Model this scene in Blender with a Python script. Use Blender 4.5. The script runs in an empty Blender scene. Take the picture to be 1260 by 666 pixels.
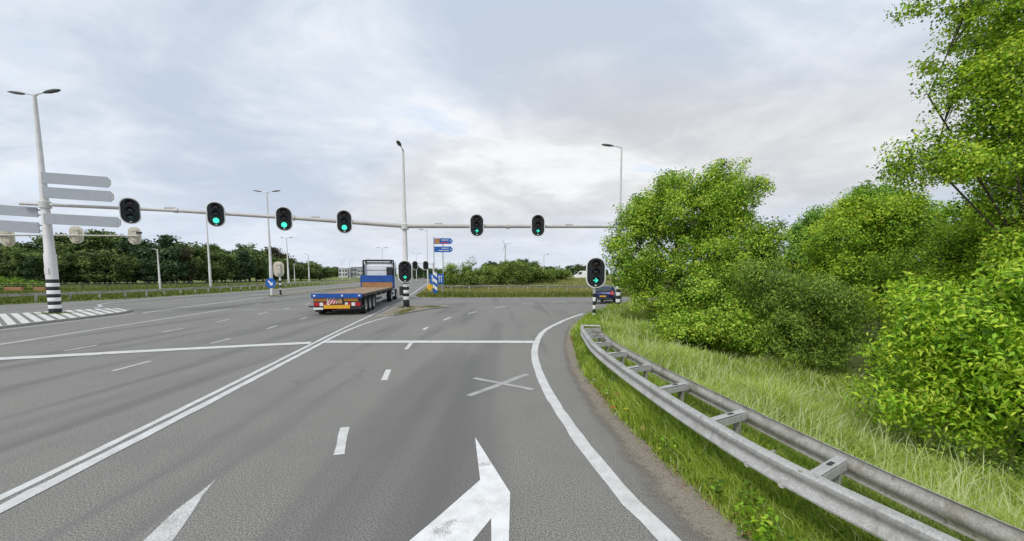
import bpy, bmesh, math, random
import numpy as np
from mathutils import Vector, Matrix

random.seed(7)
RNG = np.random.default_rng(7)
R = math.radians
scene = bpy.context.scene
COL = scene.collection

# ------------------------------------------------------------------ camera
cam_d = bpy.data.cameras.new('camera')
cam = bpy.data.objects.new('camera', cam_d)
COL.objects.link(cam)
cam.location = (0, 0, 2.4)
cam.rotation_euler = (R(90) - math.atan(0.09), 0, 0)
cam_d.sensor_width = 36
cam_d.lens = 36 * 520 / 1260
cam_d.shift_y = 0.0403
cam_d.clip_start = 0.05
cam_d.clip_end = 6000
scene.camera = cam

# ------------------------------------------------------------------ sky, sun, exposure
SUN_EL, SUN_AZ = R(48), R(212)
world = bpy.data.worlds.new('World')
scene.world = world
world.use_nodes = True
wt = world.node_tree
wt.nodes.clear()


def wn(kind, **kw):
    n = wt.nodes.new(kind)
    for k, v in kw.items():
        setattr(n, k, v)
    return n


def wmath(op, a, b=None, c=None, clamp=False):
    n = wn('ShaderNodeMath', operation=op, use_clamp=clamp)
    for i, x in enumerate((a, b, c)):
        if x is None:
            continue
        if isinstance(x, (int, float)):
            n.inputs[i].default_value = x
        else:
            wt.links.new(x, n.inputs[i])
    return n.outputs[0]


def wmix(fac, a, b):
    n = wn('ShaderNodeMix', data_type='RGBA')
    if isinstance(fac, (int, float)):
        n.inputs['Factor'].default_value = fac
    else:
        wt.links.new(fac, n.inputs['Factor'])
    for key, x in ((6, a), (7, b)):
        if isinstance(x, tuple):
            n.inputs[key].default_value = (*x, 1)
        else:
            wt.links.new(x, n.inputs[key])
    return n.outputs[2]


sky = wn('ShaderNodeTexSky', sky_type='NISHITA', sun_disc=False)
sky.sun_elevation = SUN_EL
sky.sun_rotation = SUN_AZ
tc = wn('ShaderNodeTexCoord')
sep = wn('ShaderNodeSeparateXYZ')
wt.links.new(tc.outputs['Generated'], sep.inputs[0])
zc = wmath('MAXIMUM', sep.outputs[2], 0.0)
zz = wmath('ADD', zc, 0.22)
comb = wn('ShaderNodeCombineXYZ')
wt.links.new(wmath('DIVIDE', sep.outputs[0], zz), comb.inputs[0])
wt.links.new(wmath('DIVIDE', sep.outputs[1], zz), comb.inputs[1])


def wnoise(scale, detail, rough, dist, off, stretch=(1, 1, 1), rot=0):
    mp = wn('ShaderNodeMapping')
    mp.inputs['Location'].default_value = off
    mp.inputs['Scale'].default_value = stretch
    mp.inputs['Rotation'].default_value = (0, 0, rot)
    wt.links.new(comb.outputs[0], mp.inputs[0])
    n = wn('ShaderNodeTexNoise')
    n.inputs['Scale'].default_value = scale
    n.inputs['Detail'].default_value = detail
    n.inputs['Roughness'].default_value = rough
    n.inputs['Distortion'].default_value = dist
    wt.links.new(mp.outputs[0], n.inputs['Vector'])
    return n.outputs['Fac']


def wramp(x, lo, hi):
    n = wn('ShaderNodeMapRange', interpolation_type='SMOOTHSTEP')
    n.inputs['From Min'].default_value = lo
    n.inputs['From Max'].default_value = hi
    wt.links.new(x, n.inputs['Value'])
    return n.outputs[0]


SKY_A, SKY_B = (4.6, 18.9, 0), (18.0, 0.6, 0)
n_big = wnoise(0.55, 5, 0.48, 0.6, SKY_A, (1, 0.75, 1), 0.6)
n_mid = wnoise(1.45, 9, 0.56, 0.55, SKY_B, (0.85, 1.1, 1), -0.5)
n_fin = wnoise(4.0, 8, 0.6, 0.8, (5.3, 1.9, 3), (1, 1, 1), 0.2)
n_wrm = wnoise(0.35, 2, 0.4, 0.2, (5.2, 4.7, 5))
mixn = wmath('ADD', wmath('ADD', wmath('MULTIPLY', n_big, 0.44), wmath('MULTIPLY', n_mid, 0.42)), wmath('MULTIPLY', n_fin, 0.14))
bright = wramp(mixn, 0.40, 0.575)
cool = wmix(bright, (4.7, 5.4, 6.45), (6.9, 7.35, 7.95))
warm = wmix(bright, (5.15, 5.3, 5.65), (6.9, 6.98, 7.1))
cloud = wmix(wramp(n_wrm, 0.44, 0.62), cool, warm)
edge = wramp(mixn, 0.515, 0.59)
cloud = wmix(wmath('MULTIPLY', edge, 0.7), cloud, (8.3, 8.4, 8.6))
gap = wmath('MULTIPLY', wramp(n_mid, 0.60, 0.70), 0.45)
blue = wmix(0.7, sky.outputs[0], (5.4, 7.0, 9.2))
cloud = wmix(gap, cloud, blue)
hz = wramp(zc, 0.20, 0.0)
cloud = wmix(wmath('MULTIPLY', hz, 0.7), cloud, (5.7, 6.4, 7.5))
bg = wn('ShaderNodeBackground')
bg.inputs['Strength'].default_value = 0.085
wt.links.new(cloud, bg.inputs['Color'])
wo = wn('ShaderNodeOutputWorld')
wt.links.new(bg.outputs[0], wo.inputs[0])

sun_d = bpy.data.lights.new('sun', 'SUN')
sun_d.energy = 1.5
sun_d.angle = R(14)
sun_d.color = (1.0, 0.955, 0.88)
sun = bpy.data.objects.new('sun', sun_d)
COL.objects.link(sun)
to_sun = Vector((math.sin(SUN_AZ) * math.cos(SUN_EL), math.cos(SUN_AZ) * math.cos(SUN_EL), math.sin(SUN_EL)))
sun.rotation_euler = (-to_sun).to_track_quat('-Z', 'Y').to_euler()
sun.location = (0, 0, 60)

scene.view_settings.view_transform = 'Standard'
scene.view_settings.look = 'None'
scene.view_settings.exposure = 0.5
scene.view_settings.gamma = 1
scene.view_settings.use_curve_mapping = False
scene.render.engine = 'CYCLES'
scene.cycles.use_denoising = True
scene.cycles.max_bounces = 8
scene.cycles.diffuse_bounces = 5
scene.cycles.glossy_bounces = 3
scene.cycles.transmission_bounces = 4
scene.cycles.transparent_max_bounces = 8


# ------------------------------------------------------------------ materials
def new_mat(name):
    m = bpy.data.materials.new(name)
    m.use_nodes = True
    nt = m.node_tree
    nt.nodes.clear()
    out = nt.nodes.new('ShaderNodeOutputMaterial')
    return m, nt, out


class NT:
    def __init__(s, nt):
        s.nt = nt

    def n(s, kind, **kw):
        x = s.nt.nodes.new(kind)
        for k, v in kw.items():
            setattr(x, k, v)
        return x

    def put(s, x, inp):
        if isinstance(x, (int, float)):
            inp.default_value = x
        elif isinstance(x, tuple):
            inp.default_value = (*x, 1) if len(x) == 3 and inp.type == 'RGBA' else x
        else:
            s.nt.links.new(x, inp)

    def math(s, op, a, b=0.0, clamp=False):
        x = s.n('ShaderNodeMath', operation=op, use_clamp=clamp)
        s.put(a, x.inputs[0])
        s.put(b, x.inputs[1])
        return x.outputs[0]

    def mix(s, f, a, b, blend='MIX'):
        x = s.n('ShaderNodeMix', data_type='RGBA', blend_type=blend)
        s.put(f, x.inputs['Factor'])
        s.put(a, x.inputs[6])
        s.put(b, x.inputs[7])
        return x.outputs[2]

    def ramp(s, v, lo, hi, a=0.0, b=1.0):
        x = s.n('ShaderNodeMapRange', interpolation_type='SMOOTHSTEP')
        s.put(v, x.inputs['Value'])
        x.inputs['From Min'].default_value = lo
        x.inputs['From Max'].default_value = hi
        x.inputs['To Min'].default_value = a
        x.inputs['To Max'].default_value = b
        return x.outputs[0]

    def coord(s, kind='Object', scale=(1, 1, 1), rot=(0, 0, 0), loc=(0, 0, 0)):
        c = s.n('ShaderNodeTexCoord')
        mp = s.n('ShaderNodeMapping')
        mp.inputs['Scale'].default_value = scale
        mp.inputs['Rotation'].default_value = rot
        mp.inputs['Location'].default_value = loc
        s.nt.links.new(c.outputs[kind], mp.inputs[0])
        return mp.outputs[0]

    def noise(s, vec, scale, detail=4, rough=0.5, dist=0.0):
        x = s.n('ShaderNodeTexNoise')
        s.put(vec, x.inputs['Vector'])
        x.inputs['Scale'].default_value = scale
        x.inputs['Detail'].default_value = detail
        x.inputs['Roughness'].default_value = rough
        x.inputs['Distortion'].default_value = dist
        return x.outputs['Fac']

    def bump(s, h, strength, dist):
        x = s.n('ShaderNodeBump')
        x.inputs['Strength'].default_value = strength
        x.inputs['Distance'].default_value = dist
        s.put(h, x.inputs['Height'])
        return x.outputs[0]

    def princ(s, color, rough=0.6, metal=0.0, normal=None, spec=0.5):
        x = s.n('ShaderNodeBsdfPrincipled')
        s.put(color, x.inputs['Base Color'])
        s.put(rough, x.inputs['Roughness'])
        s.put(metal, x.inputs['Metallic'])
        x.inputs['Specular IOR Level'].default_value = spec
        if normal is not None:
            s.put(normal, x.inputs['Normal'])
        return x.outputs[0]


def surf(name, col, rough=0.55, metal=0.0, var=0.18, scale=6.0, dirt=None, dirt_amt=0.35, bump=0.05, spec=0.5):
    """painted / metal / plastic surface with mottling and grime"""
    m, nt, out = new_mat(name)
    g = NT(nt)
    v = g.coord()
    n1 = g.noise(v, scale, 5, 0.6)
    n2 = g.noise(v, scale * 7, 3, 0.6)
    dark = tuple(c * (1 - var) for c in col)
    lite = tuple(min(1, c * (1 + var)) for c in col)
    c = g.mix(g.ramp(n1, 0.3, 0.7), dark, lite)
    if dirt is not None:
        dm = g.math('MULTIPLY', g.ramp(n1, 0.52, 0.75), dirt_amt)
        c = g.mix(dm, c, dirt)
    r = g.ramp(n2, 0.3, 0.7, max(0.05, rough - 0.1), min(1, rough + 0.1))
    nrm = g.bump(n2, bump, 0.01)
    nt.links.new(g.princ(c, r, metal, nrm, spec), out.inputs[0])
    return m


def emit(name, col, strength):
    m, nt, out = new_mat(name)
    g = NT(nt)
    x = g.n('ShaderNodeBsdfPrincipled')
    x.inputs['Base Color'].default_value = (*[c * 0.4 for c in col], 1)
    x.inputs['Emission Color'].default_value = (*col, 1)
    x.inputs['Emission Strength'].default_value = strength
    x.inputs['Roughness'].default_value = 0.3
    nt.links.new(x.outputs[0], out.inputs[0])
    return m


def asphalt_color(g):
    v = g.coord('Object')
    vs = g.coord('Object', (1.0, 0.06, 1), (0, 0, R(-7)))
    vl = g.coord('Object', (0.55, 0.05, 1), (0, 0, R(-8)), (4, 2, 0))
    fine = g.noise(v, 62, 3, 0.9)
    fine2 = g.noise(v, 30, 4, 0.85)
    mid = g.noise(v, 1.1, 5, 0.6, 0.3)
    big = g.noise(v, 0.11, 4, 0.55, 0.4)
    track = g.noise(vs, 1.0, 3, 0.5)
    lane = g.noise(vl, 0.62, 3, 0.5)
    c = g.mix(g.ramp(fine, 0.43, 0.57), (0.058, 0.057, 0.056), (0.285, 0.28, 0.27))
    c = g.mix(g.math('MULTIPLY', g.ramp(fine2, 0.56, 0.70), 0.34), c, (0.29, 0.285, 0.275))
    c = g.mix(g.math('MULTIPLY', g.ramp(mid, 0.40, 0.72), 0.28), c, (0.118, 0.117, 0.116))
    c = g.mix(g.math('MULTIPLY', g.ramp(big, 0.36, 0.66), 0.40), c, (0.198, 0.193, 0.184))
    c = g.mix(g.math('MULTIPLY', g.ramp(track, 0.52, 0.68), 0.6), c, (0.105, 0.104, 0.103))
    c = g.mix(g.math('MULTIPLY', g.ramp(lane, 0.53, 0.64), 0.5), c, (0.098, 0.097, 0.097))
    c = g.mix(1.0, c, (1.2, 1.185, 1.12), 'MULTIPLY')
    return c, fine, fine2


def make_asphalt():
    m, nt, out = new_mat('worn asphalt')
    g = NT(nt)
    c, f1, f2 = asphalt_color(g)
    # tar joints and hairline cracks
    v = g.coord('Object')
    vo = g.n('ShaderNodeTexVoronoi', feature='DISTANCE_TO_EDGE')
    wob = g.noise(v, 0.8, 4, 0.6)
    va = g.n('ShaderNodeVectorMath', operation='ADD')
    nt.links.new(v, va.inputs[0])
    cb = g.n('ShaderNodeCombineXYZ')
    g.put(wob, cb.inputs[0])
    g.put(wob, cb.inputs[1])
    nt.links.new(cb.outputs[0], va.inputs[1])
    nt.links.new(va.outputs[0], vo.inputs['Vector'])
    vo.inputs['Scale'].default_value = 0.16
    crack = g.ramp(vo.outputs['Distance'], 0.0, 0.006, 1.0, 0.0)
    crack = g.math('MULTIPLY', crack, g.ramp(g.noise(v, 0.25, 3), 0.50, 0.62))
    c = g.mix(g.math('MULTIPLY', crack, 0.35), c, (0.06, 0.06, 0.062))
    h = g.math('ADD', f1, g.math('MULTIPLY', f2, 0.6))
    nrm = g.bump(h, 0.10, 0.004)
    nt.links.new(g.princ(c, 0.82, 0, nrm, 0.35), out.inputs[0])
    return m


def make_paint(name, wear=0.5, white=(0.67, 0.67, 0.65), patch=0.0):
    """road paint worn through to the asphalt"""
    m, nt, out = new_mat(name)
    g = NT(nt)
    ac, f1, f2 = asphalt_color(g)
    v = g.coord('Object')
    big = g.noise(v, 2.2, 6, 0.65)
    fi = g.noise(v, 60, 5, 0.75)
    mx = g.math('ADD', g.math('MULTIPLY', big, 0.35), g.math('MULTIPLY', fi, 0.65))
    w = g.ramp(mx, 0.56 - 0.16 * wear, 0.72 - 0.16 * wear)
    pc = g.mix(g.ramp(g.noise(v, 5, 5, 0.6), 0.3, 0.75), white, tuple(x * 0.8 for x in white))
    c = g.mix(g.math('MULTIPLY', w, 0.75), pc, ac)
    if patch:
        p = g.ramp(g.math('ADD', g.noise(v, 2.6, 2, 0.5), g.math('MULTIPLY', fi, 0.5)), 0.86, 0.99)
        c = g.mix(g.math('MULTIPLY', p, patch), c, (0.05, 0.05, 0.052))
    nrm = g.bump(g.math('ADD', f1, f2), 0.35, 0.004)
    nt.links.new(g.princ(c, 0.6, 0, nrm, 0.35), out.inputs[0])
    return m


def make_ground():
    m, nt, out = new_mat('grassy ground')
    g = NT(nt)
    v = g.coord('Object')
    n1 = g.noise(v, 0.35, 6, 0.6)
    n2 = g.noise(v, 4, 5, 0.65)
    n3 = g.noise(v, 30, 4, 0.7)
    c = g.mix(g.ramp(n1, 0.35, 0.65), (0.11, 0.145, 0.028), (0.20, 0.22, 0.06))
    c = g.mix(g.math('MULTIPLY', g.ramp(n2, 0.5, 0.7), 0.6), c, (0.36, 0.33, 0.14))
    c = g.mix(g.math('MULTIPLY', g.ramp(n3, 0.5, 0.72), 0.35), c, (0.08, 0.11, 0.02))
    nrm = g.bump(g.math('ADD', n2, n3), 0.8, 0.08)
    nt.links.new(g.princ(c, 0.9, 0, nrm, 0.2), out.inputs[0])
    return m


def make_foliage(name, dark, mid, lite, trans=0.35, rough=0.5, spec=0.35, extra=None):
    """leaf or blade colour taken from the per-leaf tint"""
    m, nt, out = new_mat(name)
    g = NT(nt)
    a = g.n('ShaderNodeAttribute', attribute_name='tint')
    cr = g.n('ShaderNodeValToRGB')
    e = cr.color_ramp.elements
    e[0].position, e[0].color = 0.0, (*dark, 1)
    e[1].position, e[1].color = 1.0, (*(extra or lite), 1)
    x = e.new(0.45)
    x.color = (*mid, 1)
    x = e.new(0.82)
    x.color = (*lite, 1)
    nt.links.new(a.outputs['Fac'], cr.inputs[0])
    p = g.princ(cr.outputs[0], rough, 0, None, spec)
    t = g.n('ShaderNodeBsdfTranslucent')
    tcol = g.mix(1.0, cr.outputs[0], (1.0, 1.0, 0.55), 'MULTIPLY')
    tcol = g.mix(0.35, tcol, cr.outputs[0], 'ADD')
    nt.links.new(tcol, t.inputs['Color'])
    ms = g.n('ShaderNodeMixShader')
    ms.inputs[0].default_value = trans
    nt.links.new(p, ms.inputs[1])
    nt.links.new(t.outputs[0], ms.inputs[2])
    nt.links.new(ms.outputs[0], out.inputs[0])
    return m


def make_dirt():
    m, nt, out = new_mat('sandy shoulder')
    g = NT(nt)
    uvn = g.n('ShaderNodeUVMap', uv_map='UVMap')
    sx = g.n('ShaderNodeSeparateXYZ')
    nt.links.new(uvn.outputs[0], sx.inputs[0])
    v = g.coord('Object')
    n1 = g.noise(v, 2.4, 6, 0.65)
    n2 = g.noise(v, 55, 4, 0.7)
    u = g.math('ADD', sx.outputs[0], g.math('MULTIPLY', g.math('SUBTRACT', n1, 0.5), 0.75))
    u = g.math('ADD', u, g.math('MULTIPLY', g.math('SUBTRACT', n2, 0.5), 0.35))
    al = g.math('MULTIPLY', g.ramp(u, 0.12, 0.62), g.ramp(u, 1.12, 0.95))
    c = g.mix(g.ramp(n2, 0.3, 0.7), (0.17, 0.145, 0.115), (0.35, 0.31, 0.26))
    p = g.princ(c, 0.95, 0, g.bump(n2, 0.5, 0.008), 0.1)
    t = g.n('ShaderNodeBsdfTransparent')
    ms = g.n('ShaderNodeMixShader')
    nt.links.new(al, ms.inputs[0])
    nt.links.new(t.outputs[0], ms.inputs[1])
    nt.links.new(p, ms.inputs[2])
    nt.links.new(ms.outputs[0], out.inputs[0])
    return m


def make_wood():
    m, nt, out = new_mat('weathered deck wood')
    g = NT(nt)
    v = g.coord('Object', (14, 0.7, 14))
    n = g.noise(v, 2, 6, 0.65)
    v2 = g.coord('Object')
    n2 = g.noise(v2, 1.3, 4, 0.6)
    c = g.mix(g.ramp(n, 0.3, 0.7), (0.22, 0.14, 0.085), (0.42, 0.30, 0.19))
    c = g.mix(g.math('MULTIPLY', g.ramp(n2, 0.5, 0.7), 0.5), c, (0.35, 0.32, 0.28))
    nt.links.new(g.princ(c, 0.85, 0, g.bump(n, 0.3, 0.01), 0.2), out.inputs[0])
    return m


def make_glass(name, col=(0.03, 0.04, 0.05)):
    m, nt, out = new_mat(name)
    g = NT(nt)
    nt.links.new(g.princ(col, 0.06, 0, None, 0.8), out.inputs[0])
    return m


def make_galv(name, col, stain, amt):
    m, nt, out = new_mat(name)
    g = NT(nt)
    v = g.coord()
    big = g.noise(v, 1.6, 5, 0.65, 0.6)
    mid = g.noise(v, 9, 5, 0.7, 0.5)
    fin = g.noise(v, 70, 4, 0.75)
    vs = g.coord('Object', (9, 9, 1.2))
    strk = g.noise(vs, 2.0, 4, 0.65)
    c = g.mix(g.ramp(fin, 0.35, 0.65), tuple(x * 0.78 for x in col), tuple(x * 1.16 for x in col))
    c = g.mix(g.math('MULTIPLY', g.ramp(mid, 0.46, 0.66), 0.55), c, tuple(x * 0.62 for x in col))
    c = g.mix(g.math('MULTIPLY', g.ramp(big, 0.45, 0.7), amt), c, stain)
    c = g.mix(g.math('MULTIPLY', g.ramp(strk, 0.55, 0.75), amt * 0.8), c, tuple(x * 0.7 for x in stain))
    r = g.ramp(mid, 0.3, 0.7, 0.42, 0.75)
    nt.links.new(g.princ(c, r, 0.25, g.bump(g.math('ADD', mid, fin), 0.2, 0.006), 0.4), out.inputs[0])
    return m


M = {}
M['asphalt'] = make_asphalt()
M['paint'] = make_paint('road paint', 0.35)
M['paint_worn'] = make_paint('road paint worn', 0.75)
M['paint_arrow'] = make_paint('road paint arrow', 0.22, (0.80, 0.80, 0.79), 0.6)
M['paint_grey'] = make_paint('road paint masked grey', 0.5, (0.42, 0.42, 0.41))
M['ground'] = make_ground()
M['dirt'] = make_dirt()
M['wood'] = make_wood()
M['kerb'] = surf('kerb concrete', (0.33, 0.32, 0.29), 0.85, 0, 0.2, 3, (0.12, 0.13, 0.06), 0.6, 0.3)
M['paver_white'] = surf('white paver', (0.62, 0.61, 0.58), 0.8, 0, 0.12, 2, (0.3, 0.29, 0.26), 0.5, 0.2)
M['paver_grey'] = surf('grey paver', (0.19, 0.186, 0.18), 0.85, 0, 0.15, 2, (0.14, 0.14, 0.10), 0.5, 0.2)
M['dirt_solid'] = surf('island soil', (0.24, 0.205, 0.15), 0.95, 0, 0.3, 2.5, (0.12, 0.13, 0.04), 0.7, 0.4)
M['galv'] = make_galv('galvanised steel', (0.52, 0.515, 0.495), (0.24, 0.22, 0.18), 0.6)
M['galv_dirty'] = make_galv('weathered galvanised steel', (0.46, 0.45, 0.41), (0.19, 0.165, 0.11), 0.85)
M['mast'] = surf('mast paint', (0.62, 0.61, 0.60), 0.5, 0.05, 0.09, 1.5, (0.36, 0.34, 0.31), 0.35)
M['beam'] = surf('beam paint', (0.50, 0.485, 0.465), 0.5, 0.1, 0.12, 1.2, (0.28, 0.26, 0.23), 0.4)
M['luminaire'] = surf('luminaire housing', (0.07, 0.072, 0.075), 0.5)
M['black'] = surf('black paint', (0.016, 0.018, 0.02), 0.5, 0, 0.25, 5)
M['shield'] = surf('signal shield black', (0.011, 0.014, 0.0165), 0.55, 0, 0.2, 4, None, 0, 0.03, 0.4)
M['white'] = surf('white paint', (0.80, 0.80, 0.78), 0.5, 0, 0.06, 3, (0.5, 0.48, 0.43), 0.35)
M['rim'] = surf('shield rim white', (0.82, 0.82, 0.80), 0.5, 0, 0.05, 3, (0.6, 0.58, 0.53), 0.3)
M['cream'] = surf('shield back cream', (0.60, 0.55, 0.44), 0.6, 0, 0.1, 3, (0.4, 0.36, 0.28), 0.4)
M['signback'] = surf('sign back grey', (0.36, 0.385, 0.42), 0.5, 0.1, 0.06, 1.3, (0.28, 0.29, 0.31), 0.35)
M['signedge'] = surf('sign edge', (0.50, 0.49, 0.46), 0.5, 0.2, 0.1, 3)
M['blue'] = surf('sign blue', (0.012, 0.105, 0.42), 0.4, 0, 0.1, 2)
M['red'] = surf('reflective red', (0.55, 0.03, 0.025), 0.4, 0, 0.12, 5)
M['amber'] = surf('amber plate', (0.75, 0.44, 0.025), 0.4, 0, 0.1, 5)
M['brown'] = surf('brown sign panel', (0.42, 0.20, 0.05), 0.45)
M['truck_blue'] = surf('truck blue paint', (0.014, 0.085, 0.36), 0.35, 0, 0.15, 2, (0.09, 0.09, 0.09), 0.25)
M['truck_white'] = surf('cab pale paint', (0.72, 0.76, 0.82), 0.35, 0, 0.08, 1.5, (0.35, 0.35, 0.35), 0.35)
M['orange_panel'] = surf('orange reflector panel', (0.72, 0.30, 0.05), 0.5, 0, 0.1, 4)
M['chassis'] = surf('dark chassis', (0.022, 0.024, 0.028), 0.65, 0, 0.3, 4, (0.07, 0.06, 0.05), 0.5)
M['tyre'] = surf('tyre rubber', (0.02, 0.02, 0.021), 0.85, 0, 0.25, 8, (0.06, 0.055, 0.05), 0.4, 0.2)
M['steel'] = surf('rim steel', (0.45, 0.45, 0.45), 0.4, 0.6, 0.15, 5, (0.15, 0.13, 0.11), 0.5)
M['alu'] = surf('aluminium guard', (0.58, 0.58, 0.57), 0.45, 0.4, 0.12, 3, (0.3, 0.28, 0.25), 0.4)
M['wood_board'] = surf('headboard plywood', (0.38, 0.20, 0.085), 0.8, 0, 0.2, 3, (0.2, 0.12, 0.06), 0.5)
M['car_blue'] = surf('car blue paint', (0.018, 0.026, 0.105), 0.25, 0.3, 0.1, 2)
M['glass'] = make_glass('dark glass')
M['window'] = make_glass('window glass', (0.05, 0.065, 0.08))
M['lens_off'] = surf('unlit lens', (0.012, 0.011, 0.012), 0.25, 0, 0.2, 20, None, 0, 0.02, 0.6)
M['lens_red'] = surf('unlit red lens', (0.022, 0.007, 0.008), 0.25, 0, 0.2, 20, None, 0, 0.02, 0.6)
M['lens_green_off'] = surf('unlit green lens', (0.004, 0.045, 0.036), 0.25, 0, 0.3, 20, None, 0, 0.02, 0.6)
M['lit'] = emit('lit green lamp', (0.08, 1.0, 0.70), 0.72)
M['lit_arrow'] = emit('lit green arrow', (0.06, 1.0, 0.72), 0.5)
M['tail'] = surf('tail lamp red', (0.48, 0.012, 0.018), 0.25, 0, 0.1, 9)
M['bark'] = surf('bark', (0.085, 0.068, 0.05), 0.9, 0, 0.35, 7, (0.11, 0.12, 0.07), 0.5, 0.8)
M['post_wood'] = surf('fence post wood', (0.12, 0.095, 0.07), 0.9, 0, 0.3, 5)
M['brick'] = surf('brick wall', (0.28, 0.14, 0.09), 0.9, 0, 0.15, 2)
M['bwall'] = surf('pale facade', (0.50, 0.51, 0.52), 0.7, 0, 0.07, 0.3)
M['bwall_grey'] = surf('grey facade', (0.30, 0.325, 0.35), 0.7, 0, 0.08, 0.3)
M['bwall_white'] = surf('white facade', (0.70, 0.70, 0.68), 0.7, 0, 0.05, 0.4)
M['roof'] = surf('roof tiles', (0.17, 0.09, 0.07), 0.85, 0, 0.2, 1)
M['litter'] = surf('litter white', (0.75, 0.74, 0.72), 0.6)
M['litter_red'] = surf('poppy petal', (0.62, 0.06, 0.03), 0.6)
M['litter_tan'] = surf('cardboard', (0.5, 0.31, 0.19), 0.8)
M['yellow'] = surf('yellow petal', (0.75, 0.6, 0.03), 0.6)
M['orange'] = surf('orange barrier', (0.34, 0.17, 0.08), 0.7, 0, 0.25, 0.6)

M['oak'] = make_foliage('oak leaves', (0.056, 0.110, 0.013), (0.357, 0.602, 0.058), (0.669, 0.736, 0.098), 0.28, extra=(0.378, 0.441, 0.074))
M['willow'] = make_foliage('willow leaves', (0.036, 0.076, 0.009), (0.242, 0.381, 0.050), (0.427, 0.580, 0.088), 0.24)
M['bright'] = make_foliage('bright leaves', (0.048, 0.107, 0.007), (0.312, 0.577, 0.033), (0.587, 0.736, 0.057), 0.28, extra=(0.482, 0.583, 0.070))
M['maple'] = make_foliage('maple leaves', (0.052, 0.111, 0.011), (0.351, 0.593, 0.044), (0.664, 0.744, 0.074), 0.28, extra=(0.394, 0.437, 0.060))
M['yellowish'] = make_foliage('yellow green leaves', (0.054, 0.109, 0.009), (0.367, 0.591, 0.041), (0.648, 0.760, 0.071), 0.28, extra=(0.693, 0.760, 0.123))
M['darkleaf'] = make_foliage('dark leaves', (0.035, 0.084, 0.017), (0.237, 0.432, 0.078), (0.457, 0.690, 0.119), 0.28)
M['forest'] = make_foliage('far forest leaves', (0.033, 0.058, 0.020), (0.134, 0.199, 0.067), (0.260, 0.336, 0.107), 0.25, 0.7, 0.15)
M['forest_red'] = make_foliage('far russet leaves', (0.048, 0.049, 0.032), (0.099, 0.095, 0.055), (0.156, 0.155, 0.090), 0.25, 0.7, 0.15)
M['forest_blue'] = make_foliage('far blue green leaves', (0.023, 0.048, 0.024), (0.091, 0.151, 0.076), (0.168, 0.239, 0.118), 0.25, 0.7, 0.15)
M['scrub'] = make_foliage('scrub leaves', (0.059, 0.098, 0.022), (0.253, 0.349, 0.082), (0.427, 0.522, 0.134), 0.3, 0.7, 0.2)
M['hedge'] = make_foliage('hedge leaves', (0.075, 0.150, 0.022), (0.195, 0.330, 0.038), (0.330, 0.465, 0.060), 0.3, 0.6, 0.2)
M['grass'] = make_foliage('grass blades', (0.101, 0.171, 0.024), (0.298, 0.419, 0.048), (0.530, 0.624, 0.131), 0.35, 0.6, 0.25, extra=(0.688, 0.713, 0.481))
M['grass_dull'] = make_foliage('rough grass blades', (0.055, 0.080, 0.016), (0.150, 0.190, 0.036), (0.25, 0.27, 0.075), 0.3, 0.7, 0.2, extra=(0.42, 0.36, 0.17))
M['weed'] = make_foliage('russet weeds', (0.144, 0.080, 0.032), (0.352, 0.160, 0.080), (0.480, 0.272, 0.128), 0.3, 0.7, 0.2)


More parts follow.
